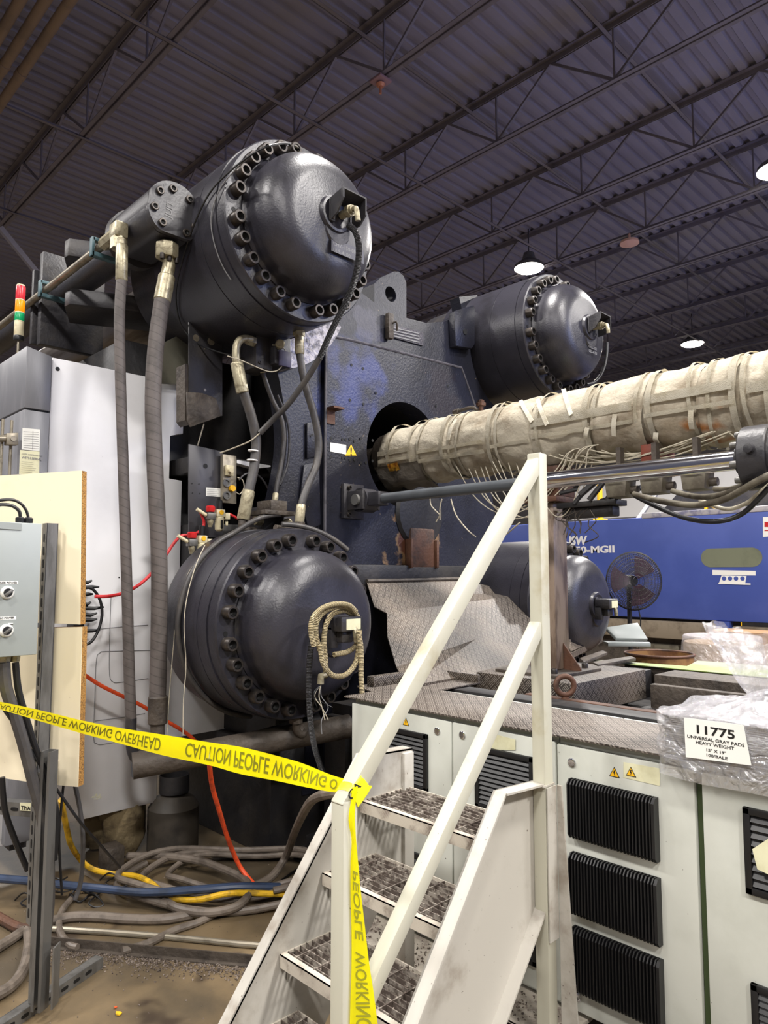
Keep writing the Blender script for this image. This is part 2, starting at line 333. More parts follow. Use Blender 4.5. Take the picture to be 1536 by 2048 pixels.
    def text(s, body, size, o, xd, yd, off=0.0, ax='LEFT', ex=0.0004, shear=0.0, fn=None, width=None):
        c = bpy.data.curves.new('t', 'FONT'); c.body = body; c.size = size; c.offset = off; c.align_x = ax; c.extrude = ex; c.shear = shear; c.resolution_u = 3
        ob = bpy.data.objects.new('t', c); me = bpy.data.meshes.new_from_object(ob)
        o, xd, yd = V(o), V(xd).normalized(), V(yd).normalized(); nd = xd.cross(yd)
        co = [v.co.copy() for v in me.vertices]
        if width and co:
            mx = max(c_.x for c_ in co) - min(c_.x for c_ in co)
            for c_ in co: c_.x *= width / mx
        vs = [fn(p) if fn else o + xd*p.x + yd*p.y + nd*p.z for p in co]
        s.mesh(vs, [tuple(p.vertices) for p in me.polygons])
        bpy.data.objects.remove(ob); bpy.data.curves.remove(c); bpy.data.meshes.remove(me); return s
    def grid(s, nu, nv, fn, cu=False):
        vs = [[s.bm.verts.new(fn(i/(nu if cu else nu-1), j/(nv-1))) for j in range(nv)] for i in range(nu)]
        for i in range(nu if cu else nu-1):
            for j in range(nv-1):
                s.bm.faces.new((vs[i][j], vs[(i+1) % nu][j], vs[(i+1) % nu][j+1], vs[i][j+1]))
        return s
    def finish(s, name, off, ang=0.6, recalc=True):
        bm = s.bm
        if recalc: bmesh.ops.recalc_face_normals(bm, faces=bm.faces[:])
        uvl = bm.loops.layers.uv.new('UVMap')
        for f in bm.faces:
            f.smooth = True; n = f.normal
            a = V((1, 0, 0)) if abs(n.z) > 0.97 else V((0, 0, 1)).cross(n).normalized(); b = n.cross(a)
            for lp in f.loops: lp[uvl].uv = (lp.vert.co.dot(a), lp.vert.co.dot(b))
        for f, uv in s.uvt.items():
            if f.is_valid:
                for lp in f.loops: lp[uvl].uv = uv.get(lp.vert, (0, 0))
        for e in bm.edges:
            if len(e.link_faces) == 2 and e.calc_face_angle(0) > ang: e.smooth = False
        for v in bm.verts: v.co -= off
        me = bpy.data.meshes.new(name); bm.to_mesh(me); bm.free(); return me
ORG = {}
def part(name, mb, m, parent, label=None, ang=0.6, kind=None, recalc=True):
    off = ORG[parent.name]; me = mb.finish(name, off, ang, recalc); me.materials.append(M_[m] if isinstance(m, str) else m)
    o = bpy.data.objects.new(name, me); COL.objects.link(o); o.parent = parent; ORG[o.name] = off
    if label: o['label'] = label
    if kind: o['kind'] = kind
    return o
def tag(o, label, cat, group=None, kind=None):
    o['label'] = label; o['category'] = cat
    if group: o['group'] = group
    if kind: o['kind'] = kind
    return o
def thing(name, label, cat, loc, group=None):
    o = bpy.data.objects.new(name, None); o.empty_display_size = 0.05; COL.objects.link(o); o.location = V(loc); ORG[o.name] = V(loc)
    return tag(o, label, cat, group)
def solo(name, mb, m, label, cat, group=None, kind=None, ang=0.6, recalc=True):
    co = [v.co for v in mb.bm.verts]
    off = V(((min(c.x for c in co)+max(c.x for c in co))/2, (min(c.y for c in co)+max(c.y for c in co))/2, min(c.z for c in co)))
    me = mb.finish(name, off, ang, recalc); me.materials.append(M_[m] if isinstance(m, str) else m)
    o = bpy.data.objects.new(name, me); COL.objects.link(o); o.location = off; ORG[o.name] = off
    if cat is None: o['kind'] = 'structure'
    else: tag(o, label, cat, group, kind)
    return o
def copy_tree(o, loc=None, parent=None):
    c = o.copy(); COL.objects.link(c)
    if parent is not None: c.parent = parent; c.matrix_parent_inverse = o.matrix_parent_inverse
    if loc is not None: c.location = V(loc)
    ORG[c.name] = V(loc) if loc is not None else ORG.get(parent.name if parent else o.name, V((0, 0, 0)))
    for ch in list(o.children): copy_tree(ch, None, c)
    return c
def circ(c, r, n=32, a0=0, a1=2*math.pi, x=0.0, end=False):
    """points on a circle in a plane of constant x; c = (y, z)"""
    return [V((x, c[0] + r*math.cos(a0+(a1-a0)*k/(n if not end else n-1)), c[1] + r*math.sin(a0+(a1-a0)*k/(n if not end else n-1)))) for k in range(n)]
def oncyl(pts, cy, cz, r, x=None):
    """where each line of sight first meets a cylinder lying along X; falls back to the plane x="""
    out = []
    for (u, v, *_) in pts:
        q = ray(u, v); A_ = q.y**2 + q.z**2; B_ = 2*((CAM.y-cy)*q.y + (CAM.z-cz)*q.z); C_ = (CAM.y-cy)**2 + (CAM.z-cz)**2 - r*r; D_ = B_*B_ - 4*A_*C_
        if D_ < 0: t_ = -B_/(2*A_)
        else: t_ = (-B_-math.sqrt(D_))/(2*A_)
        out.append(CAM + q*t_)
    return out
# ================================================================== the hall
fl = MB(); fl.box(-26, 9, -6, 27, -0.1, 0.0); solo('floor', fl, 'concrete', None, None)
ZD = 7.72                                               # underside of the roof deck
mb = MB(); X0, X1, PIT = -26.0, 9.0, 0.20; prof = []
x = X0
while x < X1:
    prof += [(x, ZD), (x + 0.09, ZD), (x + 0.115, ZD + 0.05), (x + 0.175, ZD + 0.05)]; x += PIT
vs = [mb.bm.verts.new((a, yy, b)) for (a, b) in prof for yy in (-6, 27)]
for i in range(len(prof) - 1): mb.bm.faces.new((vs[2*i], vs[2*i+1], vs[2*i+3], vs[2*i+2]))
deck = solo('ceiling', mb, 'decking', None, None, ang=0.3)
mb = MB(); mb.box(-26, 9, 27, 27.2, 0, ZD + 0.1); solo('wall_far', mb, 'wall', None, None)
mb = MB(); mb.box(-26.2, -26, -6, 27, 0, ZD + 0.1); solo('wall_left', mb, 'wall', None, None)
# open-web joists running along the hall
JY = [3.2, 5.1, 7.0, 8.9, 10.5, 12.2, 14.3, 15.95, 17.7, 19.5, 21.3, 23.1, 25.0, 1.3]
JN = ['second steel roof joist from the photo\'s upper left, crossing above the small black cylinder',
      'roof joist with copper sprinkler hung from it, passing right above the upper front tank',
      'third dark roof joist right of the upper front tank, reaching the upper right corner',
      'fourth dark roof joist right of the upper front tank',
      'roof joist carrying the bright lamp above the rear upper tank',
      'roof joist just beyond the lamp over the rear upper tank',
      'roof joist meeting the rear tank dome at its top right',
      'roof joist beside the distant second lamp, right of the rear tank dome',
      'low far roof joist just above the wrapped barrel at right', 'far roof joist almost touching the wrapped barrel in view',
      'distant roof joist seen near the left end over the cabinets, third from the far wall',
      'distant roof joist, second from the far wall', 'most distant roof joist beside the far wall',
      'first steel roof joist at the upper left corner beside the tan pipes']
for y, lab in zip(JY, JN):
    t = thing('roof_joist', lab, 'roof joist', (-8.5, y, 6.98), 'steel roof joists')
    xa, xb = -25.5, 8.5
    b = MB()
    for s in (-1, 1): b.box(xa, xb, y + s*0.012 - (0.05 if s < 0 else 0), y + s*0.012 + (0.05 if s > 0 else 0), 7.0, 7.008); b.box(xa, xb, y + s*0.012 - 0.003, y + s*0.012 + 0.003, 7.0, 7.055)
    part('bottom_chord', b, 'joist', t)
    b = MB()
    for s in (-1, 1): b.box(xa, xb, y + s*0.012 - (0.06 if s < 0 else 0), y + s*0.012 + (0.06 if s > 0 else 0), ZD - 0.012, ZD - 0.002); b.box(xa, xb, y + s*0.012 - 0.003, y + s*0.012 + 0.003, ZD - 0.07, ZD - 0.002)
    part('top_chord', b, 'joist', t)
    b = MB(); x = xa + 0.6 + (y * 7 % 1.1)
    while x < xb - 1.8:
        b.bar((x, y, 7.04), (x + 0.8, y, ZD - 0.05), 0.028, 0.028); b.bar((x + 0.8, y, ZD - 0.05), (x + 1.6, y, 7.04), 0.028, 0.028)
        b.bar((x + 1.6, y, 7.04), (x + 1.6, y, ZD - 0.05), 0.02, 0.02, up=(1, 0, 0)); x += 1.6
    part('web', b, 'joist', t)
for (x, z, lab, hole) in [(-8.62, 6.98, 'perforated cross bridging angle at the upper left, crossing the joist above the small cylinder', 1),
                    (-6.38, 6.98, 'perforated cross bridging angle at the top left beside the tan pipes', 1),
                    (-3.6, 7.62, 'cross bridging angle under the roof deck near the upper right corner', 0),
                    (-11.2, 6.98, 'cross bridging angle low at the far left above the tie bar', 0),
                    (-5.5, 7.6, 'cross bridging angle under the roof deck running from the sprinkler to the rear lamp', 0)]:
    b = MB(); b.box(x, x + 0.05, -5, 26.5, z, z + 0.006); b.box(x, x + 0.006, -5, 26.5, z, z + 0.05)
    solo('bridging_bar', b, 'joist', lab, 'roof bridging bar', 'roof bridging bars')
# knee brace at the left
b = MB(); b.bar(P(0, 455, x=-9.4), P(76, 548, x=-9.4), 0.06, 0.06); solo('roof_brace', b, 'joist', 'slanted steel brace under the roof at the far left edge', 'roof brace')
# tan conduits in the upper left corner
for i, (yy, lab) in enumerate([(2.27, 'rightmost of the four tan ceiling pipes in the upper left corner'), (2.10, 'second tan ceiling pipe from the right in the upper left corner'),
                 (1.93, 'third tan ceiling pipe from the right in the upper left corner'), (1.76, 'leftmost of the four tan ceiling pipes in the upper left corner')]):
    t = thing('ceiling_pipe', lab, 'ceiling pipe', (-8, yy, 6.94), 'tan pipes under the roof')
    b = MB(); b.cyl((-25, yy, 7.0), (5, yy, 7.0), 0.052, 14); part('pipe', b, 'tan', t)
    for k in range(4): b = MB(); b.cyl((-9.7 + k*1.7, yy, 7.0), (-9.58 + k*1.7, yy, 7.0), 0.06, 14); part('coupling', b, 'tan', t)
# sprinkler / sensors
t = thing('sprinkler_head', 'copper sprinkler head on its square plate under the joist at top centre', 'sprinkler', P(760, 185, y=5.1))
c = P(761, 165, y=5.1)
b = MB(); b.box(c.x-0.09, c.x+0.09, c.y-0.09, c.y+0.09, c.z, c.z+0.03, 0.01); part('plate', b, mat('pink_plate', S(150, 118, 124), 0.5), t)
b = MB(); b.cyl(c, c - V((0, 0, 0.13)), 0.014, 10); b.cyl(c - V((0, 0, 0.02)), c - V((0, 0, 0.05)), 0.05, 12, 0.03); part('nozzle', b, 'copper', t)
c = P(1259, 485, y=10.45); b = MB(); b.cyl(c, (c.x, c.y, 7.02), 0.02, 8); b.lathe([(0, 0.06), (0.03, 0.15), (0.07, 0.14), (0.10, 0.05)], c - V((0, 0, 0.05)), (0, 0, 1), 18)
solo('smoke_detector', b, mat('peach_disc', S(214, 168, 146), 0.6), 'peach round detector under the joists at the upper right', 'detector')
c = P(237, 158, y=3.6); b = MB(); b.box(c.x-0.08, c.x+0.08, c.y-0.05, c.y+0.05, c.z-0.03, c.z+0.03, 0.01); b.box(c.x+0.02, c.x+0.06, c.y-0.08, c.y-0.03, c.z-0.05, c.z, 0.005)
solo('ceiling_sensor', b, 'grey', 'small pale sensor box under the roof deck at the upper left', 'sensor')
# high-bay lamps that hang in view
for (u, v, yy, lab, pw) in [(1058, 537, 10.35, 'glowing high bay lamp above the rear upper tank', 420), (1385, 688, 16.6, 'distant glowing high bay lamp above the wrapped barrel at right', 420),
                        (1556, 340, 10.1, 'high bay lamp at the right edge whose glow enters the frame', 520), ]:
    c = P(u, v, y=yy)
    t = thing('high_bay_lamp', lab, 'ceiling lamp', c, 'high bay lamps')
    b = MB(); b.lathe([(0.02, 0.24), (0.0, 0.26), (0.06, 0.25), (0.16, 0.12), (0.28, 0.09)], c, (0, 0, 1), 24); part('housing', b, 'galv', t)
    b = MB(); b.lathe([(-0.03, 0.05), (-0.02, 0.22), (0.0, 0.235)], c, (0, 0, 1), 24); part('lens', b, 'lampglow', t)
    b = MB(); b.cyl(c + V((0, 0, 0.28)), (c.x, c.y, ZD), 0.01, 8); part('hanger', b, 'dark', t)
    l = lamp(c.x, c.y, c.z - 0.03, pw, 0.4)
# ================================================================== tanks, platen, clamp hardware
YF, YB, ZU, ZL = 2.26, 4.80, 3.43, 1.35
XB = -2.93                                              # face of the bolted flange
def screw(o, ax, r=0.034, h=0.052, name='bolt', parent=None, m='bolt'):
    o, ax = V(o), V(ax).normalized(); b = MB()
    b.lathe([(0, r), (h*0.85, r), (h, r*0.88), (h, r*0.60)], o, ax, 18, cap=False)
    bo = part(name, b, m, parent)
    b = MB(); b.lathe([(h, r*0.60), (h*0.45, r*0.56)], o, ax, 6, cap=False); u = b.bm.verts[:]; b.bm.faces.new(u[-6:])
    part('hex_socket', b, 'socket', bo, recalc=False); return bo
def make_tank(y, z, back, label, group, angles, seam=-0.22, step=None):
    t = thing('clamp_cylinder', label, 'hydraulic cylinder', (XB, y, z - 0.5), group)
    b = MB(); pr = [(back, 0.44), (back, 0.488), (seam-0.004, 0.49), (seam-0.003, 0.486), (seam+0.003, 0.486), (seam+0.004, 0.49), (-0.075, 0.49), (-0.075, 0.44)]
    b.lathe(pr, (XB, y, z), (1, 0, 0), 96); part('body', b, 'tank', t)
    b = MB(); b.lathe([(-0.072, 0.40), (-0.072, 0.484), (-0.008, 0.484), (0, 0.478), (0, 0.392), (0.004, 0.386), (0.004, 0.30)], (XB, y, z), (1, 0, 0), 96); part('flange', b, 'tank', t)
    b = MB(); pr = [(0.002, 0.388), (0.012, 0.388), (0.022, 0.376), (0.03, 0.372), (0.085, 0.372)]
    for k in range(1, 15):
        a = k/14 * math.pi/2; pr.append((0.085 + 0.165*math.sin(a), 0.372 - 0.175 + 0.175*math.cos(a)))
    pr += [(0.262, 0.13), (0.268, 0.05), (0.269, 0.001)]
    b.lathe(pr, (XB, y, z), (1, 0, 0), 96); part('dome', b, 'tank', t)
    for a in angles:
        a = math.radians(a); c = V((XB, y + 0.428*math.cos(a), z + 0.428*math.sin(a)))
        screw(c, (1, 0, 0), parent=t)
    b = MB(); a = math.radians(-176); c = V((XB + 0.0015, y + 0.432*math.cos(a), z + 0.432*math.sin(a))); b.cyl(c, c + V((0.001, 0, 0)), 0.012, 16); part('tapped_hole', b, 'socket', t)
    return t
ANG = [101, 114, 128, 142.5, 156.5, 170.5, -169.5, -156, -142, -128.5, -114, -100, -79, -65, -50.5, -36, -22, -8, 8, 22, 38, 52.5, 66.5, 80]
G = 'big black clamp cylinders at the platen corners'
tU = make_tank(YF, ZU, -0.75, 'large black domed cylinder at upper left, nearest above the white panel', G, ANG, -0.24)
tL = make_tank(YF, ZL, -0.50, 'large black domed cylinder at lower left with the cream conduit coil hanging on it', G, ANG, -0.16)
tR = make_tank(YB, ZU + 0.04, -0.82, 'large black domed cylinder at the upper rear, right of the blue-lit platen', G, ANG, -0.30)
tQ = make_tank(YB, ZL + 0.02, -0.60, 'lower rear black domed cylinder partly behind the rusty column and fan', G, ANG, -0.16)
# extra worn rings on the lower front tank
b = MB(); b.lathe([(-0.53, 0.44), (-0.53, 0.478), (-0.50, 0.484), (-0.40, 0.484), (-0.40, 0.495), (-0.33, 0.495), (-0.325, 0.47)], (XB, YF, ZL), (1, 0, 0), 96); part('rear_ring', b, 'tankdirty', tL)
# boss + bracket on each dome
def boss(t, y, z, txt=None, big=1.0, closed=False, tilt=0.0):
    b = MB(); b.lathe([(0.20, 0.10), (0.268, 0.10), (0.284, 0.092), (0.286, 0.08), (0.280, 0.07), (0.280, 0.001)], (XB, y, z), (1, 0, 0), 40); 
    b.lathe([(0.2, 0.085), (0.262, 0.085), (0.272, 0.078), (0.272, 0.001)], (XB, y + 0.02, z - 0.07), (1, 0, 0), 32)
    bo = part('end_boss', b, 'tank', t)
    b = MB(); X = XB + 0.284
    b.box(X, X+0.012, y-0.055, y-0.02, z-0.055, z+0.06, 0.003)
    if not closed:
        b.prism([(X, y-0.05, z-0.055), (X, y-0.05, z+0.055), (X+0.105, y-0.05, z+0.075), (X+0.105, y-0.05, z+0.03), (X+0.06, y-0.05, z-0.03)], (0, 0.008, 0))
        b.prism([(X, y+0.10, z-0.055), (X, y+0.10, z+0.055), (X+0.105, y+0.10, z+0.075), (X+0.105, y+0.10, z-0.01), (X+0.06, y+0.10, z-0.05)], (0, 0.008, 0))
        b.prism([(X, y-0.05, z+0.055), (X+0.105, y-0.05, z+0.075), (X+0.105, y+0.108, z+0.075), (X, y+0.108, z+0.055)], (0, 0, 0.008))
    else:
        b.box(X, X+0.12, y-0.06, y+0.075, z-0.02, z+0.05, 0.008); b.box(X, X+0.05, y-0.06, y-0.02, z-0.10, z+0.0, 0.004)
        b.box(X+0.03, X+0.09, y-0.03, y+0.05, z-0.075, z-0.02, 0.01)
    br = part('guard_bracket', b, 'dark', t)
    for dz in (-0.04, 0.04): screw((X+0.012, y-0.037, z+dz), (1, 0, 0), 0.008, 0.008, 'screw', br)
    if txt:
        b = MB()
        if not closed: b.text(txt, 0.034, (X+0.085, y-0.0, z+0.080), (0.0, 1, 0), (-1, 0, 0.1), 0.0008)
        else: b.box(X+0.1205, X+0.1215, y-0.03, y+0.06, z-0.012, z+0.038)
        part('marking', b, 'greyink' if not closed else 'oldlabel', br)
    b = MB(); b.cyl((X, y+0.03, z), (X+0.09, y+0.03, z), 0.022, 14); b.hexa((X+0.05, y+0.03, z), (X+0.075, y+0.03, z), 0.032)
    b.tube([(X+0.085, y+0.03, z), (X+0.11, y+0.03, z-0.005), (X+0.12, y+0.03, z-0.04), (X+0.12, y+0.035, z-0.07)], 0.014, 10, sm=3)
    part('sensor_fitting', b, 'brass', t)
boss(tU, YF, ZU, '#2'); boss(tL, YF, ZL, 'x', closed=True); boss(tR, YB, ZU+0.04, None); boss(tQ, YB, ZL+0.02, 'x', closed=True)
def stencil(t, y, z, lines, sz=0.026):
    b = MB()
    for i, s in enumerate(lines): b.text(s, sz, (XB+0.2705, y, z - i*sz*1.15), (0, 1, 0), (0, 0, 1), 0.0006)
    part('stencilled_number', b, 'greyink', t)
stencil(tU, YF-0.015, ZU-0.165, ['CHZ-350-0NC', 'ULS-4100'], 0.03); stencil(tR, YB-0.02, ZU-0.12, ['CHZ-350', 'ULS-4100'], 0.03)
b = MB(); b.box(XB+0.2702, XB+0.2706, YF-0.025, YF+0.20, ZU-0.20, ZU-0.128); part('nameplate', b, mat('nameplate_grey', S(74, 74, 84), 0.4), tU)
# ---------------- platen
YC, ZC = 3.53, 2.40
def platen_outline(x, rt=0.515, z0=0.30, waist=1.0):
    R = []
    R += [(0.0, 1.02), (0.25, 1.04), (0.45, 1.10), (0.62, 1.19), (0.76, 1.30)]
    cy, cz = 1.27, 1.03
    for k in range(13):
        a = math.radians(150 + k*8.6); R.append((cy + rt*math.cos(a), cz + rt*math.sin(a)))
    w0 = R[-1]; n = 12
    for k in range(1, n): 
        s = k/n; z = w0[1] + (-w0[1]*2)*s; R.append((waist + (w0[0]-waist)*abs(2*s-1)**1.6, z))
    for k in range(13):
        a = math.radians(-(150 + (12-k)*8.6)); R.append((cy + rt*math.cos(a), -cz + rt*math.sin(a)))
    R += [(0.80, -1.35), (0.86, z0 - ZC)]
    right = [V((x, YC + a, ZC + c)) for a, c in R]; left = [V((x, YC - a, ZC + c)) for a, c in R[1:]][::-1]
    return right + left
pl = thing('machine_platen', 'huge dark blue-black platen casting standing between the four domed cylinders', 'machine platen', (-3.6, YC, 0.3))
hole = circ((YC, 2.42), 0.375, 56, x=-3.38)
def mirrorx(pts, x): return [V((x, p.y, p.z)) for p in pts]
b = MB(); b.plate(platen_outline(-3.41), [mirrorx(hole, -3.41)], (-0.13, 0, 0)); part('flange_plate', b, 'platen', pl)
# centre pad standing slightly proud
cp = [(2.80, 0.4), (4.26, 0.4), (4.26, 1.9), (4.30, 2.4), (4.30, 2.9), (4.14, 3.17), (3.0, 3.12), (2.80, 3.10)]
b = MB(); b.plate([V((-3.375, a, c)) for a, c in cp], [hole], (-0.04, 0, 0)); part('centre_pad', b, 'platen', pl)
b = MB(); b.plate([V((-3.545, y, z)) for y, z in [(2.75, 0.35), (4.31, 0.35), (4.31, 3.3), (3.9, 3.4), (3.1, 3.4), (2.75, 3.3)]], [mirrorx(hole, -3.545)], (-0.7, 0, 0)); part('core_block', b, 'void', pl)
b = MB(); b.lathe([(-4.24, 0.5), (-4.2, 0.5)], (0, YC, 2.42), (1, 0, 0), 40); part('hole_back', b, 'void', pl)
# corner seats behind each tank
for (yy, zz) in ((YF, ZU), (YB, ZU+0.04), (YB, ZL+0.02)):
    b = MB(); b.lathe([(-4.05, 0.36), (-4.05, 0.44), (-3.76, 0.44), (-3.70 if zz > 2 else -3.50, 0.43)], (0, yy, zz), (1, 0, 0), 64); part('corner_seat', b, 'dark', pl)
for (yy, zz, a0, a1) in ((YF, ZU, -78, -22),):
    o1 = circ((yy, zz), 0.495, 20, math.radians(a0), math.radians(a1), -3.30, True); o2 = circ((yy, zz), 0.66, 20, math.radians(a1-3), math.radians(a0+6), -3.30, True)
    b = MB(); b.prism(o1 + o2, (-0.12, 0, 0)); part('scraped_seat', b, 'scraped', pl)
# rear upper ear with its pin
b = MB(); ear = px([(909, 622), (947, 610), (950, 614), (950, 688), (944, 697), (912, 692)], x=-3.34)
b.prism(ear, (-0.06, 0, 0), 0.006); part('ear_plate', b, 'platen', pl)
b = MB(); c = P(930, 664, x=-3.339); b.cyl(c, c + V((0.004, 0, 0)), 0.022, 18); part('ear_hole', b, 'socket', pl)
b = MB(); b.bar(P(912, 612, x=-3.6), P(948, 608, x=-3.6), 0.1, 0.12); part('ear_back', b, 'platen', pl)
# lifting lug
b = MB(); lug = [(3.28, 3.40), (3.28, 3.60), (3.34, 3.66), (3.47, 3.745), (3.52, 3.76), (3.57, 3.745), (3.60, 3.70), (3.60, 3.38)]
lc = circ((3.44, 3.57), 0.055, 20, x=-3.44)
b.plate([V((-3.44, a, c)) for a, c in lug], [lc], (-0.14, 0, 0)); part('lifting_lug', b, 'platen', pl)
# rear-plate step of the concave waist, left
b = MB(); pts = px([(582, 760), (572, 830), (570, 900), (560, 960), (540, 1020)], x=-3.66)
b.tube([p for p in pts], 0.035, 10, sm=4); part('weld_bead', b, 'grime', pl)
# pockets on the left of the platen face
for q in ([(612, 852), (641, 852), (641, 915), (612, 925)], [(608, 925), (640, 918), (641, 1050), (612, 1030), (600, 960)]):
    pass
b = MB()
for (u, v) in [(662, 876), (685, 879), (692, 879), (700, 879), (709, 882), (722, 877), (745, 881), (662, 914), (685, 916), (692, 917), (700, 920), (709, 919), (722, 926), (732, 925), (745, 922), (703, 730), (726, 737), (752, 786), (700, 800), (727, 808), (896, 772), (872, 812), (625, 870), (920, 830)]:
    c = P(u, v, x=-3.3745); b.cyl(c, c + V((0.001, 0, 0)), 0.0095, 14)
part('drilled_hole', b, 'socket', pl, kind='stuff')
b = MB(); q = px([(660, 885), (692, 890), (692, 909), (660, 903)], x=-3.3735); b.prism(q, (0.0015, 0, 0)); part('white_sticker', b, 'label', pl, 'torn white sticker')
b = MB(); q = px([(702, 889), (713, 911), (690, 911)], x=-3.3735); b.prism(q, (0.0015, 0, 0)); part('warning_triangle', b, 'warn', pl, 'yellow warning triangle')
b = MB(); c = P(702, 904, x=-3.3715); b.text('!', 0.07, c - V((0, 0.008, 0.02)), (0, 1, 0), (0, 0, 1), 0.002); part('warning_sign_mark', b, 'ink', pl)
# nameplate on the yoke
b = MB(); q = px([(782, 650), (845, 665), (845, 692), (780, 674)], x=-3.405); b.prism(q, (0.008, 0, 0)); nmp = part('yoke_nameplate', b, mat('cast_nameplate', S(72, 70, 76), 0.4, 0.4, S(110, 106, 108), 80, 0.6, 0.5, 120), pl)
b = MB(); 
for i in range(4): b.bar(P(784, 655+i*5.4, x=-3.394), P(838, 667+i*5.8, x=-3.394), 0.003, 0.008)
part('raised_lettering', b, 'greyink', nmp)
b = MB(); c = P(776, 653, x=-3.39); b.box(-3.40, -3.36, c.y-0.02, c.y+0.03, c.z-0.09, c.z+0.09, 0.006); b.tube([c, c+V((0.05, 0.03, 0.03)), c+V((0.04, 0.05, -0.03))], 0.008, 8, sm=3); part('latch', b, 'grime', pl)
# small rusty clip left on the platen
b = MB(); c = P(662, 820, x=-3.37); b.box(-3.375, -3.30, c.y-0.035, c.y+0.05, c.z+0.0, c.z+0.012); b.box(-3.375, -3.365, c.y-0.035, c.y+0.03, c.z-0.09, c.z+0.01); part('rusty_clip', b, 'rust', pl)
# black disc painting the dark of the oily cavity under the hole
b = MB(); b.lathe([(0.0, 0.24), (0.02, 0.22), (0.03, 0.14)], (-3.375, 3.66, 2.02), (1, 0, 0), 24); part('cavity_disc', b, 'void', pl)
b = MB(); b.box(-3.375, -3.335, 3.53, 3.78, 1.64, 1.92, 0.02); b.box(-3.375, -3.315, 3.51, 3.535, 1.64, 1.84, 0.008); b.box(-3.375, -3.315, 3.775, 3.80, 1.64, 1.84, 0.008); part('rusty_block', b, 'rust', pl)
b = MB(); b.tube([V((-3.378, a, c)) for a, c in ((2.80, 0.9), (2.80, 2.0), (2.80, 3.10))], 0.010, 8); b.tube([V((-3.378, a, c)) for a, c in ((2.80, 3.10), (3.0, 3.12), (4.14, 3.17), (4.30, 2.9))], 0.011, 8); part('edge_highlight', b, mat('edge_highlight_grey', S(96, 94, 100), 0.35, 0.3, S(60, 60, 66), 20, 0.7), pl)  # pale beads paint the light caught along the pad edges
b = MB(); b.prism(px([(606, 930), (636, 922), (640, 1050), (616, 1060), (598, 1000)], x=-3.40), (0.012, 0, 0), 0.008); b.prism(px([(612, 846), (638, 842), (638, 912), (612, 918)], x=-3.40), (0.012, 0, 0), 0.008); part('side_pad', b, 'platen', pl)
b = MB(); b.box(-5.0, -4.1, 1.80, 2.9, 1.0, 3.02, 0.01); b.box(-4.2, -3.70, 2.15, 2.6, 1.0, 1.9, 0.01); b.box(-4.6, -3.68, 2.10, 2.75, 2.2, 2.3, 0.01); part('dark_backing', b, 'void', pl)  # dark boxes added so the gap behind the guards reads black
b = MB(); b.box(-3.40, -3.34, 2.7, 4.3, 1.50, 1.66, 0.006); part('foot_ledge', b, 'void', pl)
# ---------------- machine base under the platen
b = MB(); b.box(-4.6, -3.42, 2.45, 5.3, 0.0, 0.62, 0.01); b.box(-4.4, -3.45, 2.5, 5.0, 0.62, 1.0, 0.01); b.box(-3.42, -3.22, 2.95, 5.2, 0.0, 0.80, 0.01)
part('base_block', b, 'void', pl)
b = MB(); b.box(-3.20, -3.02, 2.66, 2.82, 0.12, 0.80, 0.008); b.box(-3.26, -2.96, 2.58, 2.88, 0.06, 0.14, 0.004); b.box(-3.32, -2.92, 2.54, 2.92, 0.0, 0.06, 0.004)
solo('support_foot', b, 'void', 'grimy support foot standing on the floor below the lower front cylinder', 'machine foot')
# ---------------- tie bars, lock cylinder, forks
b = MB(); b.cyl((-9.5, YF, 3.43), (-4.1, YF, 3.43), 0.20, 48); solo('tie_bar', b, 'rod', 'thick bare steel tie bar entering behind the upper front cylinder', 'tie bar')
t = thing('lock_cylinder', 'small black cylinder with eight socket screws and a flat side, left of the upper tank', 'hydraulic cylinder', (-3.3, 1.68, 3.3))
def dface(x, r=0.152, n=48):
    out = []
    for k in range(n):
        a = 2*math.pi*k/n; y, z = r*math.cos(a), r*math.sin(a)
        y = max(y, -0.135) if z > 0 else y; y2, z2 = y, max(z, -0.128)
        out.append(V((x, 1.68 + y2, 3.45 + z2)))
    return out
b = MB(); b.prism(dface(-3.235), (-0.03, 0, 0), 0.003); b.prism(dface(-3.27, 0.149), (-0.38, 0, 0)); part('barrel', b, 'tankdirty', t)
b = MB(); b.cyl((-3.66, 1.68, 3.45), (-3.72, 1.68, 3.45), 0.16, 40); part('rear_flange', b, 'dark', t)
for a in (100, 140, 190, 232, 300, 335, 8, 52):
    a = math.radians(a); screw((-3.233, 1.68 + 0.118*math.cos(a), 3.45 + 0.112*math.sin(a)), (1, 0, 0), 0.021, 0.013, parent=t)
b = MB(); b.text('JUIT', 0.05, (-3.2335, 1.655, 3.40), (0, 0.1, 1), (0, -1, 0.1), 0.0006); part('stamped_mark', b, 'greyink', t)
b = MB(); b.cyl((-9.5, 1.68, 3.45), (-3.72, 1.68, 3.45), 0.088, 32); part('piston_rod', b, 'tankdirty', t, 'long dark rod')
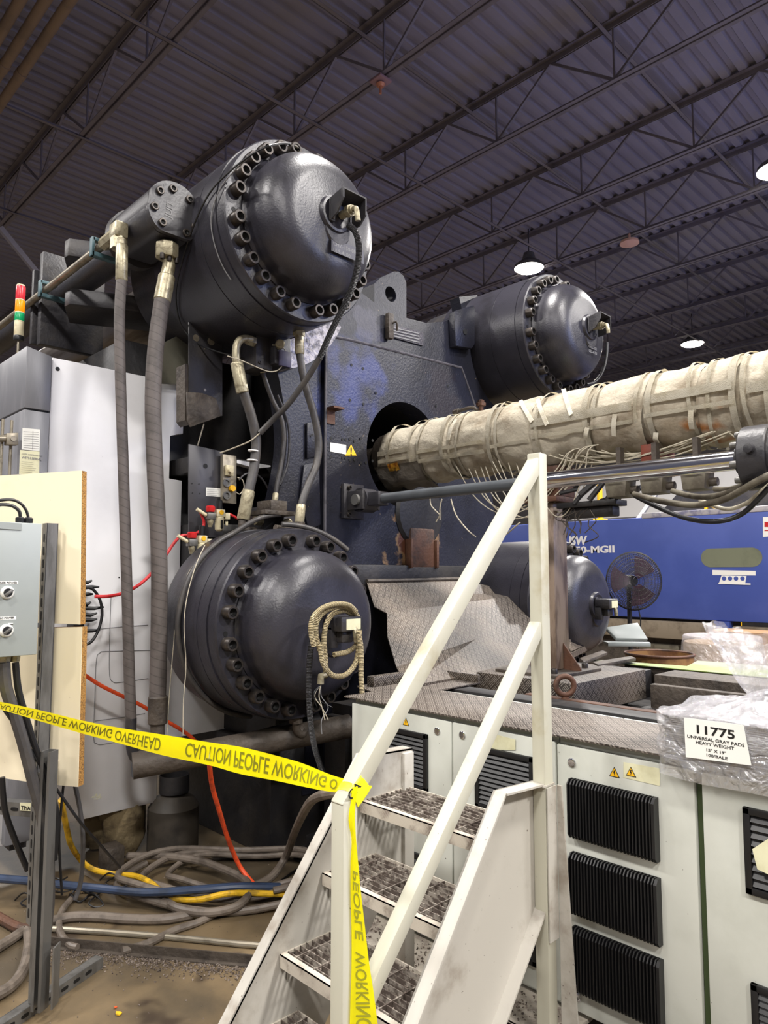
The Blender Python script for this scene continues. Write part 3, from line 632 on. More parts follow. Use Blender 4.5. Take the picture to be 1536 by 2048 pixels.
# fork guide
t = thing('fork_bracket', 'black fork-shaped guide bracket around the long dark rod at left', 'guide bracket', (-4.2, 1.68, 3.1))
def arm(nm, u0, v0, u1, v1, d, dep, th, nose):
    a, c = P(u0, v0, d=d), P(u1, v1, d=d); c.z = a.z; dv = (c-a).normalized(); bk = V((-dv.y, dv.x, 0)); bk = bk if bk.dot(a-CAM) > 0 else -bk
    q = [a + bk*nose + dv*0, a + dv*nose*.6, c - dv*nose*.4, c + bk*nose, c + bk*dep, a + bk*dep]; b = MB(); b.prism([p_ - V((0, 0, th)) for p_ in q], (0, 0, th), 0.008); part(nm, b, 'dark', t)
arm('upper_arm', 128, 474, 264, 474, 5.15, 0.22, 0.115, 0.05); arm('lower_arm', 128, 574, 308, 574, 4.85, 0.36, 0.10, 0.06)
b = MB(); b.box(-4.80, -4.74, 1.54, 1.95, 3.08, 3.70, 0.006); b.box(-4.88, -4.84, 1.52, 1.60, 3.10, 3.60, 0.004); part('back_plate', b, 'dark', t)
# pale pipe with teal clamps
t = thing('hydraulic_pipe', 'pale zinc pipe in teal clamps running back beside the long dark rod', 'pipe', (-5, 1.52, 3.3))
yy = 1.50; a = P(212, 486, y=yy); b = MB(); b.cyl((a.x, yy, a.z), (-9.5, yy, a.z), 0.022, 16); part('pipe_run', b, 'pipe', t)
b = MB(); e = P(238, 468, y=yy); b.cyl((a.x-0.02, yy, a.z), (a.x+0.12, yy, a.z), 0.036, 8); b.box(e.x-0.05, e.x+0.04, yy-0.035, yy+0.035, a.z-0.035, a.z+0.05, 0.012); b.hexa((e.x, yy, a.z-0.03), (e.x, yy, a.z-0.09), 0.042); part('elbow_fitting', b, 'brass', t)
teal = mat('teal_clamp', S(66, 96, 104), 0.5, 0, S(50, 64, 68), 30, 0.6)
for (u, v) in ((198, 500), (93, 575)):
    c = P(u, v, y=yy); b = MB(); b.box(c.x-0.018, c.x+0.018, yy-0.04, yy+0.12, a.z-0.055, a.z-0.03, 0.002); b.box(c.x-0.018, c.x+0.018, yy-0.045, yy-0.03, a.z-0.055, a.z+0.05, 0.002); b.box(c.x-0.018, c.x+0.018, yy-0.04, yy+0.06, a.z+0.03, a.z+0.05, 0.002); part('pipe_clamp', b, teal, t)
# ================================================================== left side: hoses, cabinets, boards
def hose(name, label, cat, pts, r, m='hose', n=14, sm=6, group=None):
    b = MB(); b.tube(pts, r, n, sm=sm); return solo(name, b, m, label, cat, group)
def ferrule(parent, p, q, r, m='brass', name='ferrule', n=20):
    b = MB(); p, q = V(p), V(q); L = (q-p).length; b.lathe([(0, r*0.9), (0.006, r), (L-0.006, r), (L, r*0.88)], p, q-p, n); return part(name, b, m, parent)
# the two big wrapped hoses
A = px([(243, 560), (239, 640), (241, 760), (247, 950), (254, 1180), (258, 1330), (262, 1440)], x=-3.42)
t = thing('hydraulic_hose', 'slimmer of the two tall wrapped grey hoses, hanging from the pale pipe fitting', 'hydraulic hose', A[-1])
b = MB(); b.tube(A, 0.0265, 16, sm=8); part('hose_body', b, 'hose', t)
ferrule(t, P(244, 490, x=-3.42), P(243, 562, x=-3.42), 0.030)
b = MB(); q = P(243, 492, x=-3.42); b.tube([q, P(243, 478, x=-3.42)], 0.022, 14); part('end_nipple', b, 'brass', t)
E1 = px([(262, 1436), (262, 1480), (268, 1510), (284, 1526), (300, 1527)], x=-3.42); b = MB(); b.tube(E1, 0.027, 14, sm=5); part('bottom_elbow', b, 'dark', t)
ferrule(t, P(297, 1527, x=-3.42), P(335, 1524, x=-3.38), 0.032, 'grime')
B = px([(327, 585), (312, 690), (306, 800), (310, 940), (318, 1110), (318, 1260), (315, 1400)], x=-3.32)
t = thing('hydraulic_hose', 'thickest tall wrapped grey hose, hanging from under the small black cylinder', 'hydraulic hose', B[-1])
b = MB(); b.tube(B, 0.040, 18, sm=8); part('hose_body', b, 'hose', t)
ferrule(t, P(334, 552, x=-3.32), P(324, 603, x=-3.32), 0.043); b = MB(); b.tube(px([(336, 500), (338, 530), (332, 556)], x=-3.32), 0.033, 14, sm=3); part('neck', b, 'brass', t)
b = MB(); q = P(334, 498, x=-3.32); b.lathe([(-0.05, 0.055), (-0.04, 0.06), (0.02, 0.06), (0.03, 0.05)], q, (0, 0, 1), 8); part('flange_nut', b, 'brass', t)
for k in range(3): screw(q + V((0.03, -0.04 + 0.04*k, -0.045)), (0, 0, -1), 0.012, 0.03, 'clamp_screw', t)
ferrule(t, P(316, 1392, x=-3.32), P(315, 1448, x=-3.32), 0.047, 'grime'); b = MB(); b.cyl(P(315, 1446, x=-3.32), P(315, 1490, x=-3.32), 0.034, 16); part('end_nipple', b, 'grime', t)
# signal tower
c = P(36, 700, y=1.35); t = thing('signal_tower', 'red, amber and green signal light stack on top of the grey cabinet', 'signal light', (c.x, c.y, 2.76))
zs = [P(36, v, x=c.x, ).z if False else P(36, v, y=1.35).z for v in (578, 604, 628, 645, 673, 682, 715)]
X0_, Y0_ = c.x, c.y; R0 = 0.027
def seg(nm, z0, z1, m, r=R0):
    b = MB(); b.lathe([(0, r*0.96), (0.003, r), (z1-z0-0.003, r), (z1-z0, r*0.96)], (X0_, Y0_, z0), (0, 0, 1), 20); return part(nm, b, m, t)
hgt = (zs[0]-zs[4]); z4 = zs[4]
seg('base_section', z4, zs[3]-0.004, 'ivory'); seg('lamp_green', zs[3], zs[2]-0.004, 'led_green'); seg('lamp_amber', zs[2], zs[1]-0.004, 'led_amber'); seg('lamp_red', zs[1], zs[0], 'led_red')
for z in zs[1:4]: seg('ring', z-0.006, z+0.001, 'ivory', R0*1.03)
seg('cap', zs[0], zs[0]+0.008, 'ivory', R0*0.9); seg('socket_base', zs[5], z4, 'black', R0*1.05)
b = MB(); b.cyl((X0_, Y0_, 2.70), (X0_, Y0_, zs[5]), 0.008, 10); part('pole', b, 'pipe', t)
# white panel cabinet
XP = -3.95
t = thing('electrical_cabinet', 'tall white panel cabinet behind the two wrapped hoses', 'electrical cabinet', (-4.1, 1.75, 0.27))
b = MB(); y0, y1 = 1.352, 2.13; yn = 2.05
pts = [(y0, 0.285), (2.03, 0.285), (2.03, 1.42), (2.14, 1.44), (2.14, 2.17), (yn, 2.17), (yn, 2.44), (2.14, 2.46), (2.14, 2.772), (y0, 2.772)]
b.prism([V((XP, a, c)) for a, c in pts], (-0.035, 0, 0), 0.004); part('front_panel', b, 'white', t)
b = MB(); b.box(-4.6, XP-0.037, y0+0.01, 1.74, 0.30, 2.74, 0.004); part('body', b, 'grey', t)
b = MB(); b.box(XP-0.036, XP-0.032, 1.12, y0+0.005, 0.24, 0.9); b.prism([V((XP-0.03, a, c)) for a, c in [(1.0, 0.26), (y0, 0.285), (y0, 0.95), (1.0, 0.95)]], (-0.03, 0, 0)); part('lower_panel', b, 'white', t)
b = MB(); b.prism([V((-4.0, a, c)) for a, c in [(2.03, 0.62), (2.55, 0.62), (2.55, 1.25), (2.03, 1.25)]], (-0.03, 0, 0)); part('rear_panel', b, 'white', t)
b = MB(); c = P(115, 738, x=XP); b.cyl(c, c+V((0.002, 0, 0)), 0.012, 14); c = P(238, 1155, x=XP); b.cyl(c, c+V((0.002, 0, 0)), 0.004, 10); part('hole', b, 'socket', t)
# pencilled cut-out outlines on the panel
b = MB()
def pline(pl, w_=0.0022, x=XP+0.0012, closed=False, into=None):
    q = px(pl, x=x); q = smooth(q, 3); (into or b).tube(q, w_, 5)
pline([(330, 1300), (215, 1303), (200, 1306), (193, 1318), (190, 1380), (187, 1475), (193, 1487), (205, 1489), (250, 1480)])
pline([(222, 1195), (219, 1290), (219, 1350), (226, 1364), (240, 1365), (296, 1357)]); pline([(180, 1260), (240, 1254), (296, 1250)]); pline([(190, 1442), (250, 1434), (290, 1427)])
part('marked_outline', b, 'greyink', t)
b = MB(); c = P(190, 1596, x=XP+0.001); 
for i in range(5): b.text('~*', 0.03, c + V((0, R_.uniform(-.02, .02), R_.uniform(-.02, .02))), (0, 1, 0), (0, 0, 1))
part('smudge', b, 'oldlabel', t)
# warning placard and cable notch at lower right of the panel
c0 = P(262, 1490, x=-3.93); b = MB(); q = px([(262, 1490), (318, 1478), (318, 1546), (266, 1556)], x=-3.925); b.prism(q, (-0.02, 0, 0), 0.003)
t2 = thing('warning_placard', 'black and red warning placard at the lower right of the tall white panel', 'sign', c0); part('plate', b, mat('placard_grey', S(96, 98, 104), 0.4), t2)
b = MB(); q = px([(267, 1494), (314, 1484), (314, 1541), (270, 1550)], x=-3.923); b.prism(q, (0.001, 0, 0)); part('black_field', b, 'black', t2)
b = MB(); q = px([(269, 1508), (312, 1500), (312, 1522), (270, 1530)], x=-3.921); b.prism(q, (0.001, 0, 0)); part('red_band', b, mat('dark_red', S(96, 32, 36), 0.5), t2)
b = MB(); o_ = P(272, 1508, x=-3.919); b.text('DANGER', 0.03, o_ + V((0, 0.0, 0.004)), (0, 1, 0), (0, 0, 1), 0.0005); b.text('480V', 0.03, P(285, 1536, x=-3.919), (0, 1, 0), (0, 0, 1), 0.0005)
part('lettering', b, 'greyink', t2)
# grey cabinet
t = thing('electrical_cabinet', 'grey cabinet with overhanging top box at the far left edge', 'electrical cabinet', (-4.3, 1.2, 0.2))
b = MB(); b.box(-4.9, -3.93, 1.215, 1.345, 0.25, 2.46, 0.004); part('side_column', b, 'grey', t)
b = MB(); b.prism([V((-3.93, a, c)) for a, c in [(1.215, 2.47), (1.345, 2.47), (1.345, 2.77), (1.215, 2.80)]], (-1.6, 0, 0), 0.004); part('top_box', b, 'grey', t)
b = MB(); b.box(-5.5, -4.0, 1.26, 1.34, 0.2, 2.46); part('recess_back', b, 'dark', t)
b = MB(); 
for k, u in enumerate((4, 22)):
    q = P(u, 880, x=-3.97); b.cyl((q.x, q.y, 1.7), (q.x, q.y, 2.4), 0.008, 8)
part('conduit', b, 'pipe', t)
b = MB(); q = px([(14, 866), (37, 865), (37, 890), (14, 889)], x=-3.925); b.prism(q, (-0.05, 0, 0), 0.003); c = P(27, 877, x=-3.922); b.cyl(c, c+V((0.003, 0, 0)), 0.014, 14); b.cyl(P(-6, 877, x=-3.95), P(14, 877, x=-3.95), 0.018, 12); part('outlet_box', b, 'pipe', t)
b = MB(); q = px([(45, 856), (80, 859), (79, 902), (43, 899)], x=-3.9275); b.prism(q, (0.001, 0, 0)); pp = part('inspection_sticker', b, 'label', t)
b = MB()
for i in range(8): b.bar(P(47, 863+i*4.6, x=-3.926), P(77, 865+i*4.6, x=-3.926), 0.0008, 0.0015)
b.bar(P(66, 862, x=-3.926), P(65, 899, x=-3.926), 0.0008, 0.0015, up=(0, 1, 0)); part('ruled_lines', b, 'greyink', pp)
b = MB(); q = px([(40, 900), (79, 903), (78, 950), (38, 948)], x=-3.9275); b.prism(q, (0.001, 0, 0)); pp = part('notice_card', b, 'oldlabel', t)
b = MB(); b.text('COPY CORRESPOND', 0.011, P(43, 909, x=-3.926), (0, 1, 0), (0, 0, 1)); b.text('WITH SERIAL', 0.017, P(43, 917, x=-3.926), (0, 1, 0), (0, 0, 1), 0.0004)
for i in range(6): b.bar(P(43, 923+i*4, x=-3.926), P(70+R_.randint(-6, 5), 925+i*4, x=-3.926), 0.0008, 0.001)
part('printed_lines', b, 'greyink', pp)
# ---------------- olive and black guards between cabinet and platen
olive = mat('olive_grey_sheet', S(128, 126, 112), 0.4, 0.3, S(92, 92, 82), 3, 0.8)
b = MB(); b.prism(px([(318, 690), (378, 660), (380, 770), (318, 766)], x=-3.9), (-0.02, 0, 0), 0.002); solo('guard_sheet', b, olive, 'olive grey sheet metal behind the thickest hose, above the white panel', 'guard panel')
t = thing('guard_bracket', 'black guard plate with four pale discs beneath the upper front cylinder', 'guard plate', P(410, 840, x=-3.60))
b = MB(); b.prism(px([(378, 642), (445, 652), (445, 832), (378, 824)], x=-3.60), (-0.012, 0, 0), 0.002); part('plate', b, 'dark', t)
b = MB()
for (u, v, r) in ((407, 651, .012), (430, 657, .010), (392, 676, .020), (422, 683, .023), (409, 698, .004), (410, 780, .008)):
    c = P(u, v, x=-3.599); b.cyl(c, c+V((0.002, 0, 0)), r, 18)
part('pale_disc', b, 'pipe', t)
b = MB(); b.prism(px([(374, 784), (405, 786), (432, 796), (443, 832), (382, 854), (376, 840)], x=-3.58), (-0.015, 0, 0), 0.003); b.prism(px([(370, 728), (378, 728), (378, 850), (370, 840)], x=-3.61), (-0.10, 0, 0)); part('bent_skirt', b, 'grime', t)
t = thing('switch_plate', 'black mounting plate with a white label above the red air regulators', 'mounting plate', P(410, 1060, x=-3.66))
b = MB(); b.prism(px([(378, 888), (446, 903), (446, 1075), (378, 1075)], x=-3.66), (-0.012, 0, 0), 0.002); part('plate', b, mat('satin_black_plate', S(66, 65, 69), 0.4, 0.2), t)
b = MB(); b.prism(px([(412, 975), (441, 977), (441, 994), (412, 992)], x=-3.658), (0.001, 0, 0)); pp = part('white_label', b, 'label', t)
b = MB()
for i in range(4): b.bar(P(414, 979+i*3.6, x=-3.656), P(438-3*(i % 2), 980+i*3.6, x=-3.656), 0.0008, 0.001)
part('label_lines', b, 'greyink', pp)
b = MB()
for (u, v, r) in ((411, 932, .014), (384, 967, .004), (398, 968, .004), (385, 986, .004), (400, 987, .004)): c = P(u, v, x=-3.6585); b.cyl(c, c+V((0.001, 0, 0)), r, 12)
part('hole', b, 'socket', t)
t = thing('connector_box', 'narrow grey connector panel with a yellow plug beside the black plate', 'connector panel', P(460, 1008, x=-3.62))
b = MB(); b.prism(px([(446, 908), (473, 912), (473, 1008), (446, 1005)], x=-3.62), (-0.03, 0, 0), 0.002); part('plate', b, 'pipe', t)
b = MB(); b.prism(px([(449, 930), (464, 932), (464, 953), (449, 951)], x=-3.615), (0.02, 0, 0), 0.003); b.lathe([(0, .016), (.03, .014)], P(458, 942, x=-3.60), (1, 0, 0), 14); part('switch_block', b, 'ivory', t)
for (u, v) in ((452, 966), (452, 991)):
    b = MB(); b.lathe([(0, .024), (.012, .024), (.012, .016), (.004, .015)], P(u, v, x=-3.618), (1, 0, 0), 20); part('round_socket', b, 'galv', t)
b = MB(); b.lathe([(0, .020), (.02, .018)], P(463, 977, x=-3.617), (1, 0, 0), 18); part('yellow_plug', b, 'warn', t)
b = MB(); b.prism(px([(474, 920), (541, 931), (541, 934), (512, 937), (474, 926)], x=-3.62), (-0.25, 0, 0)); solo('shelf_plate', b, 'white', 'thin white shelf strip between the connector panel and the platen', 'metal shelf')
# ---------------- air regulators
def frl(u, v, label, X=-3.50):
    c = P(u, v, x=X); t = thing('air_regulator', label, 'air regulator', c - V((0, 0, 0.12)), 'air filter regulators')
    s = 0.0024  # metres per pixel there
    def bx(nm, du0, du1, dv0, dv1, m, dep=0.04, bev=0.004):
        b = MB(); b.box(X-dep/2, X+dep/2, c.y+du0*s*1.35, c.y+du1*s*1.35, c.z-dv1*s*1.15, c.z-dv0*s*1.15, bev); return part(nm, b, m, t)
    bx('body', -24, -8, 2, 16, 'galv'); bx('filter_head', -6, 10, -6, 9, 'ivory'); bx('outlet_block', 11, 20, 0, 14, 'ivory'); bx('hanger_tag', 14, 19, 16, 26, 'ivory', 0.01)
    b = MB(); y = c.y-16*s*1.35; b.lathe([(0, .022), (.012, .026), (.028, .026), (.034, .020)], (X, y, c.z+0.0), (0, 0, 1), 14); part('red_knob', b, 'red', t)
    b = MB(); y = c.y-16*s*1.35; b.lathe([(0, .010), (.03, .018), (.05, .018)], (X, y, c.z-0.085), (0, 0, 1), 12); part('drain', b, 'brass', t)
    b = MB(); y = c.y+2*s*1.35; b.lathe([(0, .014), (.008, .024), (.075, .026), (.08, .02)], (X, y, c.z-0.105), (0, 0, 1), 16); bw = part('bowl', b, 'ivory', t)
    b = MB(); b.box(X+0.024, X+0.030, y-0.006, y+0.006, c.z-0.09, c.z-0.045); part('sight_window', b, 'socket', bw)
    b = MB(); b.lathe([(0, .016), (.05, .016), (.055, .012)], (X, y, c.z+0.016), (0, 0, 1), 14); part('black_knob', b, 'black', t)
    b = MB(); b.lathe([(0, .013), (.006, .013), (.006, .009)], (X+0.02, y, c.z+0.0), (1, 0, 0), 16); part('pressure_gauge', b, 'warn', t)
    b = MB(); b.cyl((X, c.y-24*s*1.35, c.z-0.02), (X, c.y-42*s*1.35, c.z+0.01), .010, 10); part('hose_barb', b, 'ivory', t)
frl(437, 1025, 'upper air regulator with red knob, mounted on the black plate'); frl(401, 1077, 'lower air regulator with red knob, just above the lower front cylinder', -3.47)
hose('air_hose', 'red air hose curving from the upper air regulator past the wrapped hoses to the left', 'air hose',
     px([(399, 1020), (408, 1045), (400, 1062), (380, 1070), (362, 1072), (345, 1090), (325, 1120), (290, 1160), (255, 1183), (220, 1192), (190, 1193)], x=-3.52), 0.0085, 'redhose')
hose('air_hose', 'short red air hose on the right of the upper air regulator', 'air hose', px([(458, 1028), (468, 1033), (480, 1040)], x=-3.56), 0.008, 'redhose')
# cable loom on the side of the white panel
t = thing('cable_terminal', 'cluster of black terminals and a looped cable beside the chipboard edge', 'cable terminals', P(175, 1270, x=-3.85))
for i, (u, v, L) in enumerate([(168, 1163, 16), (170, 1176, 28), (168, 1190, 18), (170, 1216, 38), (168, 1228, 26), (172, 1240, 22), (170, 1262, 30), (168, 1206, 14)]):
    b = MB(); b.tube(px([(u-10, v), (u+L*0.5, v+R_.uniform(-3, 3)), (u+L, v-2)], x=-3.86), [0.012, 0.010, 0.005], 8); part('terminal', b, 'black', t)
b = MB(); b.tube(px([(164, 1174), (185, 1178), (200, 1200), (204, 1230), (196, 1262), (182, 1284), (168, 1290)], x=-3.84), 0.008, 8, sm=4); part('looped_cable', b, 'black', t)
b = MB(); c = P(166, 1225, x=-3.86); b.box(-3.949, -3.85, c.y-.05, c.y+.005, c.z-.14, c.z+.14, .003); part('terminal_rail', b, 'black', t)
# ---------------- laminate boards on a strut stand, control box
BN = V((0.529, -0.849, 0)).normalized(); BD = V((0.849, 0.529, 0)).normalized()
def PB(u, v, off=0.0):
    """point on the plane of the boards (nearly facing the camera)"""
    o = V((-3.02, 0.98, 0)); n = BN; r = ray(u, v); tt = ((o + n*off) - CAM).dot(n) / r.dot(n); return CAM + r*tt
def board(name, lab, pts):
    t = thing(name, lab, 'board', min([PB(*p) for p in pts], key=lambda p: p.z), 'cream laminated boards')
    q = [PB(*p) for p in pts]; b = MB(); b.prism(q, -BN*0.002); part('laminate_face', b, 'board', t)
    b = MB(); b.prism([p - BN*0.0022 for p in q], -BN*0.030); part('chipboard_core', b, 'boardedge', t)
board('chipboard_panel', 'upper cream laminated chipboard behind the grey control box', [(-60, 955), (163, 941), (160, 1249), (-60, 1240)])
board('chipboard_panel', 'lower cream laminated chipboard, stained, behind the tape', [(-60, 1258), (164, 1254), (156, 1574), (70, 1566), (-60, 1546)])
t = thing('strut_stand', 'galvanised slotted strut stand carrying the boards and grey control box', 'metal stand', (-2.85, 1.05, 0))
def channel(p, q, w_, dirn, out, slots=True, name='strut', m='galv', gap=0.05):
    """C-shaped strut from p to q; dirn = width direction, out = open direction"""
    p, q, dirn, out = V(p), V(q), V(dirn), V(out); b = MB(); L = (q-p).length; ax = (q-p).normalized(); th = 0.003
    b.bar(p, q, th, w_, up=dirn) if False else None
    def slab(o, wd, hd, wl, hl):
        vs = [o + e*ax*0 + a*wd*wl/2 + c*hd*hl/2 for a in (-1, 1) for c in (-1, 1) for e in (0,)]
        b.prism([o - wd*wl/2 - hd*hl/2, o + wd*wl/2 - hd*hl/2, o + wd*wl/2 + hd*hl/2, o - wd*wl/2 + hd*hl/2], ax*L)
    slab(p, dirn, out, w_, th); slab(p + dirn*(w_/2-th/2) + out*0.02, dirn, out, th, 0.041); slab(p - dirn*(w_/2-th/2) + out*0.02, dirn, out, th, 0.041)
    slab(p + dirn*(w_/2-0.006) + out*0.0405, dirn, out, 0.012, th); slab(p - dirn*(w_/2-0.006) + out*0.0405, dirn, out, 0.012, th)
    s = part(name, b, m, t)
    k = 0.04
    while slots and k < L - 0.04:
        c = p + ax*k - out*0.0028; b = MB(); b.prism([c + dirn*math.cos(j*math.pi/5)*0.007 + ax*(math.sin(j*math.pi/5)*0.007 + (0.010 if math.sin(j*math.pi/5) > 0.01 else -0.010 if math.sin(j*math.pi/5) < -0.01 else 0)) for j in range(10)], out*0.001)
        part('slot', b, 'socket', s); k += gap
    return s
up = V((0, 0, 1))
a = PB(91, 1046, 0.06); b2 = PB(86, 1800, 0.06)
# upright: slotted face toward lower left, flat face right
p0 = P(95, 1046, x=-2.88); channel(V((-2.905, p0.y, 0.30)), V((-2.905, p0.y, p0.z)), 0.046, V((1, 0, 0)), V((0, 1, 0)))
p0 = PB(78, 2000, 0.03); g0 = P(66, 2008, z=0.045)
channel(V((g0.x, g0.y, 0.045)), V((g0.x, g0.y, 0.86)), 0.041, BD, BN*-1, slots=False); channel(V((g0.x, g0.y, 0.045)) + BD*0.044, V((g0.x, g0.y, 0.95)) + BD*0.044, 0.041, BD, BN, slots=False)
ga, gb = P(-30, 2080, z=0.03), P(206, 1920, z=0.03); dr = (gb-ga).normalized(); nn = V((dr.y, -dr.x, 0)); ga.z = gb.z = 0.021
if nn.dot(V((-1, 1, 0))) > 0: nn = -nn
channel(ga, gb, 0.041, V((0, 0, 1)), -nn, gap=0.06)
h0, h1 = PB(-40, 1612, 0.02), PB(62, 1621, 0.02); channel(h0, h1, 0.05, up, -BN, gap=0.06)
b = MB(); b.bar(V((g0.x, g0.y, 0.05)) + BD*0.09 , V((g0.x, g0.y, 0.26)) + BD*0.09, 0.05, 0.006, up=(1, 1, 0)); part('angle_foot', b, 'galv', t)
b = MB(); q = [PB(40, 1605, 0.026), PB(62, 1606, 0.026), PB(62, 1622, 0.026), PB(40, 1621, 0.026)]; b.prism(q, BN*0.001); lb = part('strut_label', b, 'oldlabel', t)
b = MB(); b.text('TP/AU', 0.02, PB(42, 1619, 0.0275), BD, up, 0.0006); part('handwriting', b, 'ink', lb)
# control box
XF = -2.76
def PF(u, v, off=0.0): return P(u, v, x=XF + off)
EY, EZ, EX = V((0, 1, 0)), V((0, 0, 1)), V((1, 0, 0))
t = thing('control_box', 'grey control box with two power switches at the left edge', 'control box', PF(30, 1318, -.07))
zt, zb = PF(80, 1047).z, PF(76, 1309).z; ya, yb = PF(-90, 1180).y, PF(79, 1180).y
b = MB(); b.box(XF-.12, XF, ya, yb, zb, zt, 0.004); part('enclosure', b, 'greylight', t)
b = MB(); b.prism([PF(-90, 1038, .002), PF(43, 1047, .002), PF(43, 1060, .002), PF(-90, 1052, .002)], EX*0.003); part('rain_lip', b, 'greylight', t)
b = MB(); b.box(XF-.15, XF-.12, yb-.06, yb+.012, zb+.03, zt-.03); part('mounting_strap', b, 'dark', t)
for (u0, u1, v0, s, u_t, wd) in ((-12, 36, 1163, 'RUNNER POWER', -13, 47), (-6, 32, 1234, 'PLC POWER', -3, 31)):
    b = MB(); b.prism([PF(u0, v0), PF(u1, v0-1), PF(u1, v0+5), PF(u0, v0+6)], EX*0.001); lb = part('name_strip', b, 'label', t)
    w3 = (PF(u_t+wd, v0) - PF(u_t, v0)).length; b = MB(); b.text(s, 0.0095, PF(u_t, v0+4.6, 0.0015), EY, EZ, 0.0002, width=w3); part('lettering', b, 'ink', lb)
b = MB(); b.prism([PF(17, 1246), PF(26, 1246), PF(26, 1252), PF(17, 1252)], EX*0.001); lb = part('on_tag', b, 'label', t)
b = MB(); b.text('ON', 0.0085, PF(18, 1251, 0.0015), EY, EZ, 0.0003); part('lettering', b, 'ink', lb)
for (u, v) in ((14, 1185), (12, 1261)):
    c = PF(u, v); b = MB(); b.lathe([(0, .023), (.006, .023), (.010, .020), (.012, .019)], c, EX, 24); sw = part('rotary_switch', b, 'label', t)
    b = MB(); b.lathe([(.012, .015), (.016, .0145)], c, EX, 20); part('black_face', b, 'black', sw)
    b = MB(); d2 = (EY + EZ*0.8).normalized(); b.bar(c + EX*0.022 - d2*0.016, c + EX*0.022 + d2*0.016, 0.009, 0.014, up=EX, b=0.002); part('knob', b, 'galv', sw)
for (u, v) in ((40, 1040), (57, 1041)):
    b = MB(); c = PF(u, v, -.05); c.z = zt; b.lathe([(0, .014), (.008, .016), (.02, .016), (.024, .011)], c, (0, 0, 1), 12); part('top_gland', b, 'black', t)
for (u, r) in ((8, .022), (30, .016)):
    b = MB(); c = PF(u, 1325, -.06); c.z = zb; b.lathe([(-.025, r), (0, r*1.15)], c, (0, 0, 1), 8); part('bottom_gland', b, 'brass', t)
def cab(label, pts, r, m='hose2', n=10, name='power_cable'):
    return hose(name, label, 'cable', [P(p[0], p[1], x=(-2.81 + (p[2] if len(p) > 2 else 0))) for p in pts], r, m, n)
cab('dark cable arching from the right gland on top of the grey control box', [(57, 1036), (52, 1020), (40, 1006), (20, 999), (-15, 1003)], 0.0055, 'black', 8)
cab('pair of dark cables arching lower from the left gland of the control box', [(41, 1036), (38, 1022), (25, 1012), (5, 1009), (-15, 1012)], 0.0065, 'black', 8)
cab('thick grey cable leaving the left bottom gland of the control box', [(8, 1325), (12, 1375), (30, 1430), (48, 1490), (66, 1560), (84, 1630), (95, 1700), (98, 1790), (92, 1860)], 0.021, 'hose2')
cab('black cable leaving the right bottom gland of the control box', [(31, 1325), (36, 1375), (46, 1415), (66, 1480), (88, 1540), (104, 1590), (113, 1640), (108, 1720)], 0.012, 'black')
cab('thin black cable sagging diagonally from the control box to the floor hoses', [(8, 1420), (40, 1465), (80, 1530), (125, 1595), (165, 1650), (205, 1695, -.1), (240, 1735, -.3)], 0.0055, 'black')
cab('black cable at the left edge dropping behind the horizontal strut', [(4, 1555, -.15), (10, 1620, -.15), (30, 1680, -.15), (55, 1740, -.15)], 0.011, 'black')
cab('thin dark cable hanging just right of the lower board', [(128, 1560, -.1), (122, 1620, -.1), (118, 1680, -.1), (124, 1790, -.1)], 0.005, 'black')
cab('grey cable hanging below the lower board right of the stand', [(148, 1560, -.1), (160, 1620, -.1), (166, 1680, -.1), (162, 1760, -.15), (150, 1800, -.15)], 0.009, 'hose2')
# thin wires near the tanks
def wire(label, pts, r=0.003, m='wire', cat='wire', **k): return hose('loose_wire', label, cat, px(pts, **k), r, m, 7, 6)
wire('thin pale wire hanging over the left side of the lower front cylinder', [(410, 1090), (392, 1130), (375, 1190), (368, 1250), (372, 1330), (367, 1400), (366, 1470)], 0.0022, x=-3.12)
wire('second thin wire hanging at the far left of the lower front cylinder', [(405, 1110), (375, 1150), (354, 1220), (347, 1290), (338, 1400), (334, 1470)], 0.0022, x=-3.30)
# ================================================================== hoses and valves around the platen
def H(label, pts, r, m='hose2', name='hydraulic_hose', cat='hydraulic hose', ends=None, er=1.25, **k):
    q = px(pts, **k); t = thing(name, label, cat, min(q, key=lambda p: p.z)); b = MB(); b.tube(q, r, 14, sm=7); part('hose_body', b, m, t)
    for i in (ends if ends is not None else (0, 1)):
        s = smooth(q, 7); a, c = (s[0], s[min(4, len(s)-1)]) if i == 0 else (s[-1], s[-5]); d = (c-a).normalized()
        ferrule(t, a - d*r*0.5, a + d*r*5.5, r*er)
    return t
t = H('rubber hose hanging from under the upper front cylinder down to the lower front cylinder', [(598, 668), (601, 720), (612, 775), (628, 830), (637, 880), (634, 925), (618, 965), (604, 1005), (598, 1050)], 0.021, x=-3.10)
b = MB(); c = P(598, 655, x=-3.10); b.hexa(c - V((0, 0, .05)), c + V((0, 0, .03)), 0.034); b.cyl(c, c + V((0, 0, .09)), 0.02, 14); part('top_nut', b, 'brass', t)
b = MB(); c = P(598, 1062, x=-3.10); b.hexa(c - V((0, 0, .06)), c + V((0, 0, .05)), 0.032); b.cyl(c + V((0, 0, 0)), c + V((0, -0.16, .01)), 0.018, 12); part('bottom_tee', b, 'grime', t)
t = H('thick hose with a pale elbow curving down left of the platen waist', [(474, 730), (484, 775), (502, 830), (512, 880), (508, 935), (497, 985), (487, 1035)], 0.028, x=-3.30)
b = MB(); b.tube(px([(503, 679), (484, 678), (474, 690), (472, 712), (474, 735)], x=-3.30), 0.022, 14, sm=5); part('pale_elbow', b, 'brass', t)
